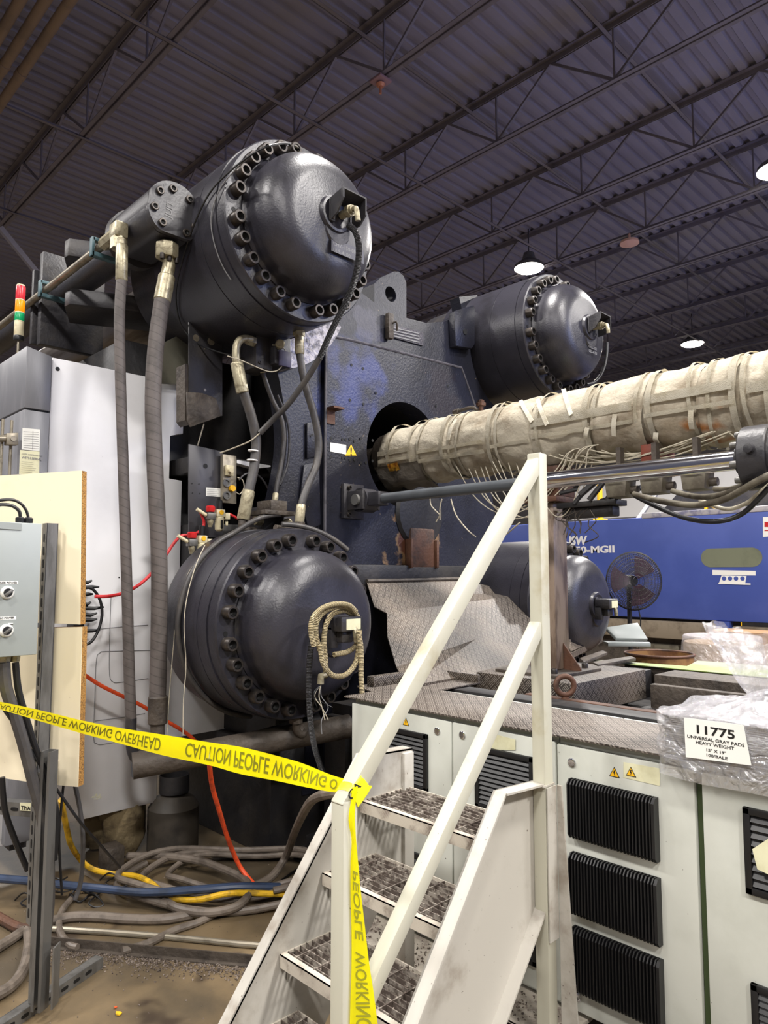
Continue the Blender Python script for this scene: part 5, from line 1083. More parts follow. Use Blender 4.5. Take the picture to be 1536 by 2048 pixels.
b = MB(); q = [D1 + V((0.02, 0.0, 0.06)), D1 + V((0.22, .14, .1)), D1 + V((0.32, .10, -.02)), D1 + V((0.12, -.02, -.02))]; b.prism(q, (0.01, 0.0, .02), .004); b.prism([D1 + V((0.1, -.1, -.06)), D1 + V((0.34, .12, -.06)), D1 + V((0.30, .18, -.06)), D1 + V((0.0, .0, -.06))], (0, 0, .03), .004)
solo('sheet_offcut', b, 'greylight', 'crumpled white sheet pieces beside the lower rear dome', 'metal scrap')
b = MB(); q = px([(1185, 1330), (1262, 1318), (1272, 1322), (1196, 1336)], z=1.05); b.prism(q, (0, 0, 0.02), .003); q = px([(1160, 1322), (1205, 1306), (1215, 1310), (1168, 1330)], z=1.05); b.prism(q, (0, 0, 0.02), .003)
solo('sheet_offcut', b, 'grime', 'dull narrow strips lying on the rear bed rail near the drum', 'metal scrap')
t = thing('painted_sheet', 'pale sheet with yellow-green overspray lying beyond the bed rails', 'metal sheet', (-1.9, 4.6, 1.02))
b = MB(); q = [V((-2.5, 4.28, 1.035)), V((0.2, 4.26, 1.035)), V((0.2, 5.0, 1.035)), P(1395, 1321, z=1.035), P(1374, 1332, z=1.035), P(1180, 1318, z=1.035)]; b.prism(q, (0, 0, -.005)); part('sheet', b, 'sheetgreen', t)
b = MB(); b.box(-2.2, 0.2, 4.3, 4.42, 0.2, 1.03); part('support', b, 'grime', t)
# ---------------- white cabinets
def cabinet(label, x0, x1, loc=None):
    t = thing('electrical_cabinet', label, 'electrical cabinet', ((x0+x1)/2, 2.45, 0.0)); b = MB(); b.box(x0, x1, 2.225, 2.70, 0.14, 1.03, 0.004); part('body', b, 'cabwhite', t)
    b = MB(); b.box(x0+.02, x1-.02, 2.28, 2.68, 0.0, 0.14); part('plinth', b, 'void', t); return t
def rectpx(l, tp, r, bt, y):
    a, c = P(l, tp, y=y), P(r, bt, y=y); return a.x, c.x, c.z, a.z
def door(t, x0, x1, z0=0.16, z1=1.018): b = MB(); b.box(x0, x1, 2.20, 2.225, z0, z1, 0.005); return part('door', b, 'cabwhite', t)
def cam_lock(d, u, v):
    c = P(u, v, y=2.2); b = MB(); b.lathe([(0, .015), (.004, .015), (.006, .012), (.006, .009)], c, (0, -1, 0), 20); lk = part('cam_lock', b, 'chrome', d)
    b = MB(); b.box(c.x-.006, c.x+.006, 2.19, 2.193, c.z-.003, c.z+.003); part('key_slot', b, 'socket', lk) if False else part('slot', b, 'socket', lk) if False else None
    b.bm.free()
def vent(d, x0, x1, z0, z1, ns=9):
    b = MB(); f = 0.02; y0 = 2.186
    b.box(x0, x1, y0, 2.2, z0, z0+f, .003); b.box(x0, x1, y0, 2.2, z1-f, z1, .003); b.box(x0, x0+f, y0, 2.2, z0, z1, .003); b.box(x1-f, x1, y0, 2.2, z0, z1, .003); vv = part('louvre_vent', b, 'black', d)
    b = MB(); b.box(x0+f, x1-f, 2.197, 2.1995, z0+f, z1-f)
    for k in range(ns):
        z = z0 + f + (z1-z0-2*f)*(k+.5)/ns; b.prism([(x0+f, 2.198, z+.010), (x0+f, 2.187, z-.006), (x0+f, 2.190, z-.008), (x0+f, 2.199, z+.006)], (x1-x0-2*f, 0, 0))
    part('slats', b, 'black', vv)
def fins(d, x0, x1, z0, z1, n=27):
    b = MB(); b.box(x0, x1, 2.197, 2.1995, z0, z1)
    for k in range(n):
        x = x0 + (x1-x0-.004)*k/(n-1); dpt = 0.034; w_ = .0045 if k < n-1 else .010; x = x if k < n-1 else x-.004
        b.prism([(x, 2.2, z1), (x, 2.2-dpt+.012, z1), (x, 2.2-dpt, z1-.014), (x, 2.2-dpt, z0+.014), (x, 2.2-dpt+.012, z0), (x, 2.2, z0)], (w_, 0, 0))
    part('finned_grille', b, 'black', d)
def warn(d, u, v, s=0.032, y=2.2):
    c = P(u, v, y=y); b = MB(); b.prism([(c.x-s/2*1.15, y, c.z-s/2), (c.x+s/2*1.15, y, c.z-s/2), (c.x, y, c.z+s/2)], (0, -0.0012, 0)); w_ = part('warning_label', b, 'ink', d, 'yellow high-voltage triangle')
    k = .80; b = MB(); b.prism([(c.x-s/2*1.15*k, y-.0013, c.z-s/2*.86), (c.x+s/2*1.15*k, y-.0013, c.z-s/2*.86), (c.x, y-.0013, c.z+s/2*.76)], (0, -0.0006, 0)); part('yellow_field', b, 'warn', w_)
    b = MB(); z = c.z-.003; q = [(-.001, .009), (.003, .009), (.001, .002), (.004, .002), (-.001, -.009), (.0, -.001), (-.003, -.001)]; b.prism([(c.x+a, y-.0021, z+e) for a, e in q], (0, -.0005, 0)); part('bolt_symbol', b, 'ink', w_)
t = cabinet('white two-door cabinet left of the steps, under the tread plate', -2.455, -1.392)
d = door(t, -2.452, -1.864); x0, x1, z0, z1 = rectpx(772, 1456, 852, 1560, 2.2); vent(d, -2.252, -1.985, 0.72, 0.95, 11); vent(d, -2.252, -1.985, .24, .47, 11); warn(d, 812, 1443); cam_lock(d, 875, 1462); cam_lock(d, 880, 1850)
d = door(t, -1.858, -1.392); vent(d, -1.74, -1.475, 0.72, 0.95, 11); vent(d, -1.74, -1.475, .24, .47, 11); cam_lock(d, 925, 1470); cam_lock(d, 926, 1840)
b = MB(); q = px([(976, 1465), (1031, 1479), (1031, 1500), (976, 1500)], y=2.198); b.prism(q, (0, -.001, 0)); part('faded_label', b, 'oldlabel', d, 'faded pale label')
t = cabinet('white cabinet with three black finned grilles right of the steps', -1.388, -0.912)
d = door(t, -1.386, -0.914, 0.155, 1.012)
for (u0, v0, u1, v1) in ((1140, 1560, 1318, 1700), ): pass
fl_ = []
for (ul, vt, vb) in ((1140, 1556, 1672), (1143, 1703, 1824), (1147, 1851, 1978)):
    a, c = P(ul, vt, y=2.19), P(ul, vb, y=2.19); fl_.append((a.x, a.z, c.z))
xr = P(1314, 1640, y=2.19).x
for (xl, za, zb) in fl_: fins(d, xl, xr, zb, za)
warn(d, 1229, 1544); b = MB(); q = px([(1247, 1524), (1320, 1537), (1320, 1572), (1247, 1555)], y=2.1995); b.prism(q, (0, -.0008, 0)); part('peeling_label', b, 'oldlabel', d, 'half-peeled pale label'); warn(d, 1262, 1543, .030, 2.1985)
cam_lock(d, 1144, 1525); cam_lock(d, 1155, 1993)
t = cabinet('white cabinet with louvred vents at the lower right edge, under the wrapped bale', -0.896, 0.2)
d = door(t, -0.893, 0.15, 0.155, 1.012); a = P(1487, 1611, y=2.2); c = P(1487, 1782, y=2.2); vent(d, a.x, a.x+.28, c.z, a.z, 9); a = P(1503, 1962, y=2.2); vent(d, a.x+.0, a.x+.28, a.z-.2, a.z-.0, 9)
b = MB(); q = px([(1505, 1698), (1545, 1672), (1560, 1740), (1540, 1750), (1515, 1738)], y=2.172); b.prism(q, (0, -.002, 0)); part('torn_paper', b, 'oldlabel', d, 'torn scrap of pale paper')
b = MB(); b.box(-0.912, -0.896, 2.215, 2.23, .15, 1.02); solo('cabinet_gasket', b, mat('green_black_gasket', S(52, 66, 34), 0.6), 'dark green strip in the gap between the right-hand white cabinets', 'gasket strip')
# ledge with swarf in front of the cabinets
t = thing('plinth_ledge', 'low debris-covered ledge along the foot of the white cabinets behind the steps', 'ledge', (-1.8, 2.1, 0)); b = MB(); b.box(-2.35, -1.3, 2.02, 2.28, 0.12, 0.135, .002); b.box(-2.35, -1.3, 2.02, 2.03, .08, .135); b.box(-2.2, -2.17, 2.05, 2.08, 0, .12); b.box(-1.5, -1.47, 2.05, 2.08, 0, .12); part('shelf', b, 'nosing', t)
def chips(name, label, n, fn, smin, smax, m='debris', par=None):
    b = MB()
    for i in range(n):
        c = fn(); s = R_.uniform(smin, smax); rot = Matrix.Rotation(R_.uniform(0, 6), 3, V((R_.random(), R_.random(), R_.random()+.1)).normalized())
        vs = [c + rot @ (V((a, e, g))*s*R_.uniform(.5, 1)) for a, e, g in ((1, 0, 0), (-.6, .8, 0), (-.6, -.8, 0), (0, 0, .9))]; b.mesh(vs, [(0, 1, 2), (0, 1, 3), (1, 2, 3), (2, 0, 3)])
    if par is not None: return part(name, b, m, par, kind='stuff')
    return solo(name, b, m, label, 'debris', kind='stuff')
chips('debris', '', 500, lambda: V((R_.uniform(-2.3, -1.32), R_.uniform(2.03, 2.2), .137)), .003, .010, par=t)
# ---------------- the steps
t = thing('access_steps', 'cream painted steel steps with tube handrail and grating treads, tape tied to it', 'steps', (-1.58, 1.5, 0))
XL, XR = -1.85, -1.30
def stringer(x, s):
    o = [(0.94, 0.0), (1.195, 0.313), (1.722, 0.972), (1.962, 0.958), (1.962, 0.640), (1.656, 0.30), (1.40, 0.0)]
    b = MB(); b.prism([(x, a, c) for a, c in o], (s*0.006, 0, 0)); q = part('stringer', b, 'stair', t)
    for i in range(2):
        a, c = o[i], o[i+1]; b = MB(); dy, dz = c[0]-a[0], c[1]-a[1]; L = math.hypot(dy, dz); n = (-dz/L, dy/L)
        b.prism([(x, a[0], a[1]), (x, c[0], c[1]), (x, c[0]-n[0]*.006, c[1]-n[1]*.006), (x, a[0]-n[0]*.006, a[1]-n[1]*.006)], (s*0.045, 0, 0)); part('front_flange', b, 'stair', q)
    for i in (4, 5):
        a, c = o[i], o[i+1]; dy, dz = c[0]-a[0], c[1]-a[1]; L = math.hypot(dy, dz); n = (dz/L, -dy/L); b = MB()
        b.prism([(x, a[0], a[1]), (x, c[0], c[1]), (x, c[0]-n[0]*.006, c[1]-n[1]*.006), (x, a[0]-n[0]*.006, a[1]-n[1]*.006)], (s*0.045, 0, 0)); part('rear_flange', b, 'stair', q)
    b = MB(); b.prism([(x, 1.722, .972), (x, 1.962, .958), (x, 1.962, .952), (x, 1.722, .966)], (s*.05, 0, 0)); part('top_flange', b, 'stair', q)
stringer(XL, -1); stringer(XR, 1)
def sqt(name, p, q, w_=.042, m='stairrail', par=None, upv=(0, 0, 1)): b = MB(); b.bar(p, q, w_, w_, up=upv, b=.004); return part(name, b, m, par or t)
xh = XR + .03
NW = 1.118
sqt('front_post', (xh, NW, 0.20), (xh, NW, 1.085), .044, upv=(1, 0, 0)); sqt('rear_post', (xh, 1.935, 0.0), (xh, 1.935, 1.985), .046, upv=(1, 0, 0))
sqt('handrail', (xh, NW-.01, 1.065), (xh, 1.945, 1.975)); sqt('mid_rail', (xh, NW+.01, 0.56), (xh, 1.92, 1.44), .040)
b = MB(); b.box(XR+.007, XR+.055, 1.90, 1.961, .952, .957); b.prism([(XR+.06, 1.965, .95), (XR+.06, 1.965, 0.0), (XR+.13, 1.965, 0.0), (XR+.075, 1.965, .95)], (0, .006, 0)); b.prism([(XR+.056, 1.912, .95), (XR+.056, 1.912, .5), (XR+.056, 1.962, .5), (XR+.056, 1.962, .95)], (.004, 0, 0)); part('gusset_plate', b, 'stair', t)
sqt('rear_leg', (XL-.01, 1.93, 0), (XL-.01, 1.93, .95), .05, 'stair', upv=(1, 0, 0))
NY = [1.695, 1.53, 1.365, 1.20]; NZ = [.828, .637, .445, .255]; 
NY.append(1.035); NZ.append(.063)
for k, (y, z) in enumerate(zip(NY, NZ)):
    b = MB(); b.box(XL+.004, XR-.004, y, y+.003, z-.038, z, .0); b.box(XL+.004, XR-.004, y, y+.022, z-.003, z); b.box(XL+.0, XL+.006, y+.01, y+.235, z-.032, z-.002); b.box(XR-.006, XR, y+.01, y+.235, z-.032, z-.002); b.box(XL+.004, XR-.004, y+.235, y+.239, z-.032, z)
    tr = part('tread', b, 'nosing', t)
    b = MB()
    for i in range(9): yy = y + .030 + .0235*i; b.box(XL+.005, XR-.005, yy, yy+.003, z-.024, z-.001)
    for i in range(6): xx = XL + .05 + (XR-XL-.10)*i/5; b.box(xx, xx+.004, y+.02, y+.236, z-.010, z+.001)
    g = part('grating', b, 'grating', tr)
    if k < 4: chips('grit', '', 260, lambda: V((R_.uniform(XL+.02, XR-.02), y + .030 + .0235*R_.randint(0, 8) + R_.uniform(-.002, .006), z+R_.uniform(-.004, .001))), .002, .0065, par=tr)
    b = MB(); b.prism([(XL+.004, y+.03, z-.035), (XL+.004, y+.10, z-.035), (XL+.004, y+.03, z-.09)], (.004, 0, 0)); b.lathe([(0, .008), (.006, .008)], (XL+.004, y+.06, z-.05), (1, 0, 0), 6); part('support_bracket', b, 'stair', tr)
    screw((XL+.006, y+.045, z-.016), (1, 0, 0), .008, .006, par_ if False else 'tread_bolt', tr)
# ---------------- barricade tape
t = thing('caution_tape', 'yellow caution tape stretched from the left edge and tied round the handrail post', 'barricade tape', (-1.3, 1.1, 0.3))
ST = [(-60, 1394, 1405, 3.0), (0, 1403.5, 1419, 2.85), (82, 1421, 1443, 2.72), (164, 1441, 1467, 2.6), (246, 1457, 1489, 2.47), (323, 1469, 1510, 2.35), (420, 1485, 1531, 2.2), (481, 1494, 1548, 2.1), (554, 1512, 1562, 2.0), (606, 1527, 1573, 1.93), (658, 1548, 1583, 1.86), (692, 1558, 1586, 1.80), (712, 1556, 1588, 1.79)]
TP, BP = [], []; Wd = 0.076
for (u, a, c, d) in ST:
    m_ = P(u, (a+c)/2, d=d); tp = P(u, a, d=d); hv = tp - m_; h = hv.length; k = max(Wd*Wd/4 - h*h, 0)**.5 if u < 600 else 0; vd = (m_ - CAM).normalized()
    TP.append(m_ + hv - vd*k); BP.append(m_ - hv + vd*k)
TPs, BPs = smooth(TP, 8), smooth(BP, 8)
Ls = [0]
for i in range(1, len(TPs)): Ls.append(Ls[-1] + ((TPs[i]+BPs[i])/2 - (TPs[i-1]+BPs[i-1])/2).length)
vdir = (CAM - (TPs[50]+BPs[50])/2).normalized()
def onr(s, v, lift=0.0, A=TPs, B=BPs, Lx=Ls):
    s = min(max(s, 0), Lx[-1]-1e-5); i = 0
    while Lx[i+1] < s: i += 1
    f = (s-Lx[i])/(Lx[i+1]-Lx[i]); a = A[i].lerp(A[i+1], f); c = B[i].lerp(B[i+1], f); p = c.lerp(a, v)
    n = (A[i+1]-A[i]).cross(a-c).normalized(); n = n if n.dot(CAM-p) > 0 else -n; sag = 0.003*math.sin(s*9)*math.sin(v*3.1)
    return p + n*(lift+sag)
def ribbon(A, B, Lx, name, m='tape'):
    b = MB(); N = 160; b.grid(N, 6, lambda u, v: onr(u*Lx[-1], v, 0, A, B, Lx)); bmesh.ops.solidify(b.bm, geom=b.bm.faces[:], thickness=0.0004); return part(name, b, m, t)
span = ribbon(TPs, BPs, Ls, 'stretched_length')
def s_at(u):
    best = min(range(len(TPs)), key=lambda i: abs(((lambda c: CX + FPX*c.x/-c.z)(RW.transposed() @ ((TPs[i]+BPs[i])/2 - CAM))) - u)); return Ls[best]
def tapetext(words, s0, s1, par, A=TPs, B=BPs, Lx=Ls, vflip=True, hflip=False, m='tapeink', h=0.62):
    b = MB(); sz = 1.0
    def fn(p): return V((p.x, p.y, 0))
    tmp = bpy.data.curves.new('t', 'FONT'); tmp.body = words; tmp.size = 1; tmp.offset = 0.012; tmp.resolution_u = 4; tmp.shear = -0.25 if vflip else 0
    ob = bpy.data.objects.new('t', tmp); me = bpy.data.meshes.new_from_object(ob); co = [v.co.copy() for v in me.vertices]
    x0 = min(c.x for c in co); x1 = max(c.x for c in co); y0 = 0; y1 = 0.70; vs = []
    for c in co:
        fx = (c.x-x0)/(x1-x0); fy = c.y/y1
        if hflip: fx = 1-fx
        v = 0.5 + (0.5-fy)*h if vflip else 0.5 + (fy-0.5)*h
        vs.append(onr(s0 + (s1-s0)*fx, v, 0.0012, A, B, Lx))
    b.mesh(vs, [tuple(p.vertices) for p in me.polygons]); bpy.data.objects.remove(ob); bpy.data.curves.remove(tmp); bpy.data.meshes.remove(me)
    return part('printed_warning', b, m, par, recalc=False)
tapetext('CAUTION PEOPLE WORKING OVERHEAD', s_at(-8), s_at(322), span); tapetext('CAUTION PEOPLE WORKING O', s_at(373), s_at(676), span)
# wrap round the post head and the hanging tail
b = MB(); pw = [P(655, 1572, d=1.83), P(672, 1570, x=xh-.032), P(700, 1562, x=xh-.034), P(712, 1556, x=xh+.03)]
rd = V((0, .757, .653)); rn = V((0, -.653, .757)); rc = V((xh, NW+.026, 1.097)); ww = .034
def band(off, wd, tw, k0):
    ring = []
    for k in range(32):
        a = 2*math.pi*k/32; e = .35; cxx = abs(math.cos(a))**e*(1 if math.cos(a) > 0 else -1); cyy = abs(math.sin(a))**e*(1 if math.sin(a) > 0 else -1)
        ring.append((V((cxx, 0, 0)) + rn*cyy, math.sin(a*2 + k0)*tw + math.sin(a*5+k0)*.002))
    vs, fs = [], []
    for (dv_, sh) in ring:
        for (rr, ss) in ((.0235, -1), (.0255, -1), (.0265, 0), (.0255, 1), (.0235, 1)): vs.append(rc + dv_*rr + rd*(off + sh + ss*wd/2))
    for k in range(32):
        for m_ in range(5): fs.append((k*5+m_, k*5+(m_+1) % 5, ((k+1) % 32)*5+(m_+1) % 5, ((k+1) % 32)*5+m_))
    b.mesh(vs, fs)
b = MB(); band(0, .040, .004, 0); band(.012, .036, -.004, 1.3); wp = part('wrapped_knot', b, 'tape', t)
TT = [(704, 1575, 716, 1573), (702, 1600, 712, 1598), (697, 1640, 710, 1636), (703, 1680, 712, 1676), (701, 1725, 716, 1722), (701, 1790, 722, 1786), (703, 1860, 730, 1854), (703, 1930, 738, 1924), (701, 2000, 748, 1990), (699, 2080, 758, 2070)]
TA = [P(a[2], a[3], x=xh+.034) for i, a in enumerate(TT)]; TB = [P(a[0], a[1], x=xh+.026) for a in TT]; TAs, TBs = smooth(TA, 8), smooth(TB, 8); L2_ = [0]
for i in range(1, len(TAs)): L2_.append(L2_[-1] + ((TAs[i]+TBs[i])/2 - (TAs[i-1]+TBs[i-1])/2).length)
tail = ribbon(TAs, TBs, L2_, 'hanging_tail')
def tl(v):   # length along the tail at image height v
    return L2_[min(range(len(TAs)), key=lambda i: abs(((lambda c: CY - FPX*c.y/-c.z)(RW.transposed() @ ((TAs[i]+TBs[i])/2 - CAM))) - v))]
tapetext('PEOPLE', tl(1742), tl(1880), tail, TAs, TBs, L2_, vflip=True, h=.55); tapetext('WORKING', tl(1898), tl(2062), tail, TAs, TBs, L2_, vflip=True, h=.55)
b = MB(); q = V((xh+.0285, NW-.005, 1.085)); b.text('CA', 0.03, q, (0, 1, 0.86), (0, -0.86, 1), 0.0004); part('black_print', b, 'ink', wp)
# ---------------- wrapped bale
t = thing('pad_bale', 'bale of grey absorbent pads in clear plastic with a white 11775 label', 'wrapped bale', (-0.72, 2.3, ZP))
bx0, bx1, by0, by1, bz0, bz1 = -0.985, -0.50, 2.13, 2.52, ZP+.004, ZP+.135
for k in range(22):
    z = bz0 + (bz1-bz0)*k/22; j = R_.uniform(-.004, .004); b = MB(); b.box(bx0+.01+j, bx1+j, by0+.008+j, by1+j, z+.0006, z+(bz1-bz0)/22-.0006, .0015, seg=1); part('pad', b, 'padgrey', t)
b = MB()
def bagfn(u, v):
    a = u*2*math.pi; c, s = math.cos(a), math.sin(a); e = 0.22
    X = abs(c)**e*(1 if c > 0 else -1); Y = abs(s)**e*(1 if s > 0 else -1)
    if v < .6: rr = 1.0; z = bz0 - .012 - (.035 if Y < -.3 else 0) + (bz1-bz0+.02+(.035 if Y < -.3 else 0))*(v/.6)
    else: w_ = (v-.6)/.4; rr = (1-w_)**.8; z = bz1 + .008 + .075*w_**1.5
    cx_, cy_ = (bx0+bx1)/2 + .17*max(0, v-.6), (by0+by1)/2 - .05*max(0, v-.6)
    p = V((cx_ + X*rr*(bx1-bx0+.03)/2, cy_ + Y*rr*(by1-by0+.03)/2, z)); q = p*9
    n = mnoise.noise(q)*.012 + mnoise.noise(q*3)*.006; pl_ = .014*max(0, v-.55)*math.sin(a*17 + 3*mnoise.noise(q))
    return p + V((X*(n+pl_), Y*(n+pl_) - abs(n)*.2, n*.8 + (.015*math.sin(a*9)*max(0, v-.6))))
b.grid(200, 60, bagfn, cu=True); part('plastic_bag', b, 'film', t, ang=3.0)
NK = P(1512, 1400, y=2.22)
b = MB()
def flare(u, v):
    a = u*2*math.pi; top = V((-0.012, 0.0, .19)); w_ = .010 + .105*v**.85
    n = mnoise.noise(V((math.cos(a)*2, math.sin(a)*2, v*4)))*.022*v + mnoise.noise(V((math.cos(a)*7, math.sin(a)*7, v*9)))*.009*v
    pl_ = 1 + .10*math.sin(a*11 + 2*v)*v
    return NK + top*v*(1 + .16*math.cos(a+2.6)*v) + V((math.cos(a)*w_*pl_, math.sin(a)*(.010 + .040*v)*pl_ + n, n))
b.grid(170, 36, flare, cu=True); part('bag_neck', b, 'film', t, ang=3.0)
b = MB()
def skirt(u, v):
    a = u*2*math.pi; r = .012 + .15*v; z = -.09*v**1.3; n = mnoise.noise(V((math.cos(a)*3, math.sin(a)*3, v*5)))*.02*v
    return NK + V((math.cos(a)*r - .04*v, math.sin(a)*r*.7 + .04*v, z + n + .010*math.sin(a*15)*v))
b.grid(150, 20, skirt, cu=True); part('gathered_top', b, 'film', t, ang=3.0)
LX, LY = P(1368, 1435, y=2.105), 2.105
b = MB(); q = px([(1368, 1435), (1487, 1450), (1503, 1531), (1372, 1514)], y=LY)
lc_ = q[3]; xd_ = (q[2]-q[3]).normalized(); yd_ = ((q[0]-q[3])).normalized()
b.prism(q, (0, -.001, 0)); lb = part('bale_label', b, 'label', t, 'white printed label')
b = MB()
def TX(s, u, v, sz, wpx, off=0.0008): o = P(u, v, y=LY-.0016); wd = (P(u+wpx, v, y=LY) - P(u, v, y=LY)).length; b.text(s, sz, o, (1, 0, -.004), (0.0, 0, 1), off, width=wd)
TX('11775', 1388, 1465, .033, 74, .0007); TX('UNIVERSAL GRAY PADS', 1374, 1475, .0125, 112, .0001); TX('HEAVY WEIGHT', 1391, 1487, .0125, 75, .0001); TX('15" X 19"', 1411, 1502, .011, 38, .0001); TX('100/BALE', 1411, 1512, .011, 41, .0001)
part('label_print', b, 'ink', lb)
# ================================================================== floor clutter
def fh(label, pts, r, m='floorhose', name='floor_hose', cat='hose', z=None, n=10, sm=7, group=None):
    q = []
    for p in pts:
        zz = (p[2] if len(p) > 2 else 0) + r; q.append(P(p[0], p[1], z=zz))
    return hose(name, label, cat, q, r, m, n, sm, group)
def coil(label, u, v, ra, rb, tilt, r, m, z=0.0, a0=0, a1=360, name='floor_hose', cat='hose'):
    c = P(u, v, z=z + r); pts = []
    for k in range(29):
        a = math.radians(a0 + (a1-a0)*k/28); X, Y = ra*math.cos(a), rb*math.sin(a); ct, st = math.cos(tilt), math.sin(tilt)
        pts.append(c + V((X*ct - Y*st, X*st + Y*ct, .03*math.sin(a*2)**2)))
    return hose(name, label, cat, pts, r, m, 10, 2)
T0 = math.radians(45)
coil('outermost ring of the grey hose coil on the oily floor', 470, 1762, .60, .34, T0, .018, 'floorhose', 0, 150, 470)
coil('second ring of the grey hose coil, lying inside the outermost', 478, 1750, .50, .28, T0, .017, 'floorhose', .02, 20, 350)
coil('third ring of the grey hose coil, partly over the others', 455, 1745, .56, .30, T0, .016, 'floorhose', .045, -60, 250)
coil('innermost ring of the grey hose coil', 490, 1746, .40, .22, T0, .015, 'floorhose', .02, 0, 330)
fh('thick grey hose rising from the coil to the support foot', [(510, 1772, .03), (545, 1752, .05), (572, 1712, .12), (588, 1668, .3), (606, 1628, .5), (625, 1600, .62), (655, 1588, .7), (700, 1585, .72)], .020)
fh('bright thick hose crossing the floor coil in the foreground', [(255, 1712, .03), (330, 1712, .05), (400, 1722, .06), (450, 1740, .05), (490, 1760, .05), (498, 1785, .05), (475, 1812, .03), (420, 1825, .02), (360, 1818, .02), (330, 1800, .02), (318, 1782, .03)], .020)
fh('blue hose running across the floor from the left edge', [(-20, 1756, .10), (60, 1762, .08), (110, 1768, .06), (200, 1777, .06), (290, 1785, .07), (400, 1779, .08), (480, 1773, .08), (560, 1774, .05)], .019, 'bluehose')
fh('yellow cable winding over the hose coil', [(122, 1600, .5), (134, 1660, .3), (142, 1690, .2), (160, 1718, .05), (185, 1738, .03), (225, 1748, .03), (270, 1752, .04), (300, 1765, .06), (325, 1785, .05), (355, 1798, .04), (400, 1799, .05), (450, 1788, .08), (500, 1786, .06), (560, 1788, .04), (610, 1786, .03)], .014, 'yellow')
fh('orange extension cord hanging in front of the dark base down to the floor', [(418, 1520, .75), (424, 1570, .6), (438, 1620, .45), (455, 1675, .28), (478, 1730, .12), (505, 1765, .05), (528, 1782, .04), (552, 1784, .03)], .0115, 'orange', 'extension_cord', 'cord')
hose('extension_cord', 'orange-red hose slanting across the white panel towards the lower cylinder', 'cord', px([(165, 1347), (200, 1370), (240, 1390), (285, 1412), (330, 1440), (372, 1466), (400, 1490)], x=-3.7), .010, 'orange')
fh('grey hose lying left to right in front of the coil', [(90, 1846), (140, 1834), (190, 1833), (260, 1838), (330, 1838), (385, 1828)], .022)
fh('silver conduit lying across the floor to the steps', [(95, 1857), (180, 1862), (290, 1870), (400, 1880), (480, 1888), (548, 1893)], .013, 'pipe')
fh('grey hose curling from the left edge under the strut stand', [(-20, 1905), (20, 1880), (50, 1862), (58, 1880), (50, 1930), (25, 1970), (-20, 1998)], .022)
fh('grey hose bending down beside the strut stand to the steel curb', [(150, 1790), (128, 1815), (118, 1840), (122, 1868), (140, 1890), (155, 1895)], .015)
fh('dirty hose end crossing at the far left below the blue hose', [(-20, 1825), (10, 1842), (35, 1855), (60, 1860)], .022, 'rust')
fh('grey hose running from the curb up to the coil', [(245, 1902), (300, 1885), (345, 1862), (395, 1845), (430, 1828)], .016)
fh('dark corrugated hose leaving the coil to the right behind the steps', [(552, 1778), (580, 1768), (610, 1750), (650, 1725), (690, 1700)], .020, 'dark')
fh('thin black cable trailing to the right of the coil', [(480, 1800), (540, 1775), (600, 1735), (650, 1705)], .006, 'black')
for i, (u, v, w_) in enumerate([(60, 1800, 60), (120, 1770, 50), (190, 1800, 40), (230, 1760, 60)]):
    fh(['thin black wire tangle left of the strut post on the floor', 'thin black wire tangle right of the strut post', 'loop of thin black wire on the floor under the lower board', 'thin black wire tangle near the yellow cable'][i],
       [(u-w_*.5, v), (u-w_*.2, v-14, .05), (u+w_*.2, v-4, .03), (u+w_*.4, v+10), (u, v+14), (u-w_*.3, v+5, .02), (u+w_*.3, v-16, .04)], .004, 'black', 'loose_wire', 'wire', n=6)
coil('small coil of thin black wire on the floor beside the blue hose', 168, 1795, .07, .05, T0, .005, 'black', .0, 0, 700, 'loose_wire', 'wire')
a, c = P(100, 1893, z=0), P(560, 1935, z=0); t = thing('floor_curb', 'black steel angle curb bolted across the concrete floor', 'steel curb', (a+c)/2); b = MB(); b.bar(a + V((0, 0, .02)), c + V((0, 0, .02)), .006, .04); b.bar(a + V((0, 0, .003)), c + V((0, 0, .003)), .05, .005); part('angle_bar', b, 'grime', t)
dcv = (c-a).normalized(); nv = V((dcv.y, -dcv.x, 0)); nv = nv if nv.dot(CAM - a) > 0 else -nv; nv.z = 0
chips('floor_debris', 'ridge of fine metal swarf and grit swept along the steel curb', 1500, lambda: a.lerp(c, R_.random()) + nv*abs(R_.gauss(0, .05)) + nv*.02 + V((0, 0, .002)), .003, .010)
chips('floor_debris', 'scattered grit and crumbs over the oily concrete in the foreground', 500, lambda: V((R_.uniform(-4, -2), R_.uniform(.9, 2.6), .001)), .002, .007)
for (u, v, s, m, lab) in ((236, 2028, .014, 'yellow', 'yellow scrap on the floor at the bottom left'), (231, 2016, .006, 'orange', 'tiny orange scrap on the floor above the yellow scrap')):
    c = P(u, v, z=.003); b = MB(); b.prism([c + V((s*math.cos(k*1.05)*R_.uniform(.6, 1.2), s*math.sin(k*1.05)*R_.uniform(.5, 1.1), .001)) for k in range(6)], (0, 0, .003)); solo('paint_scrap', b, m, lab, 'scrap')
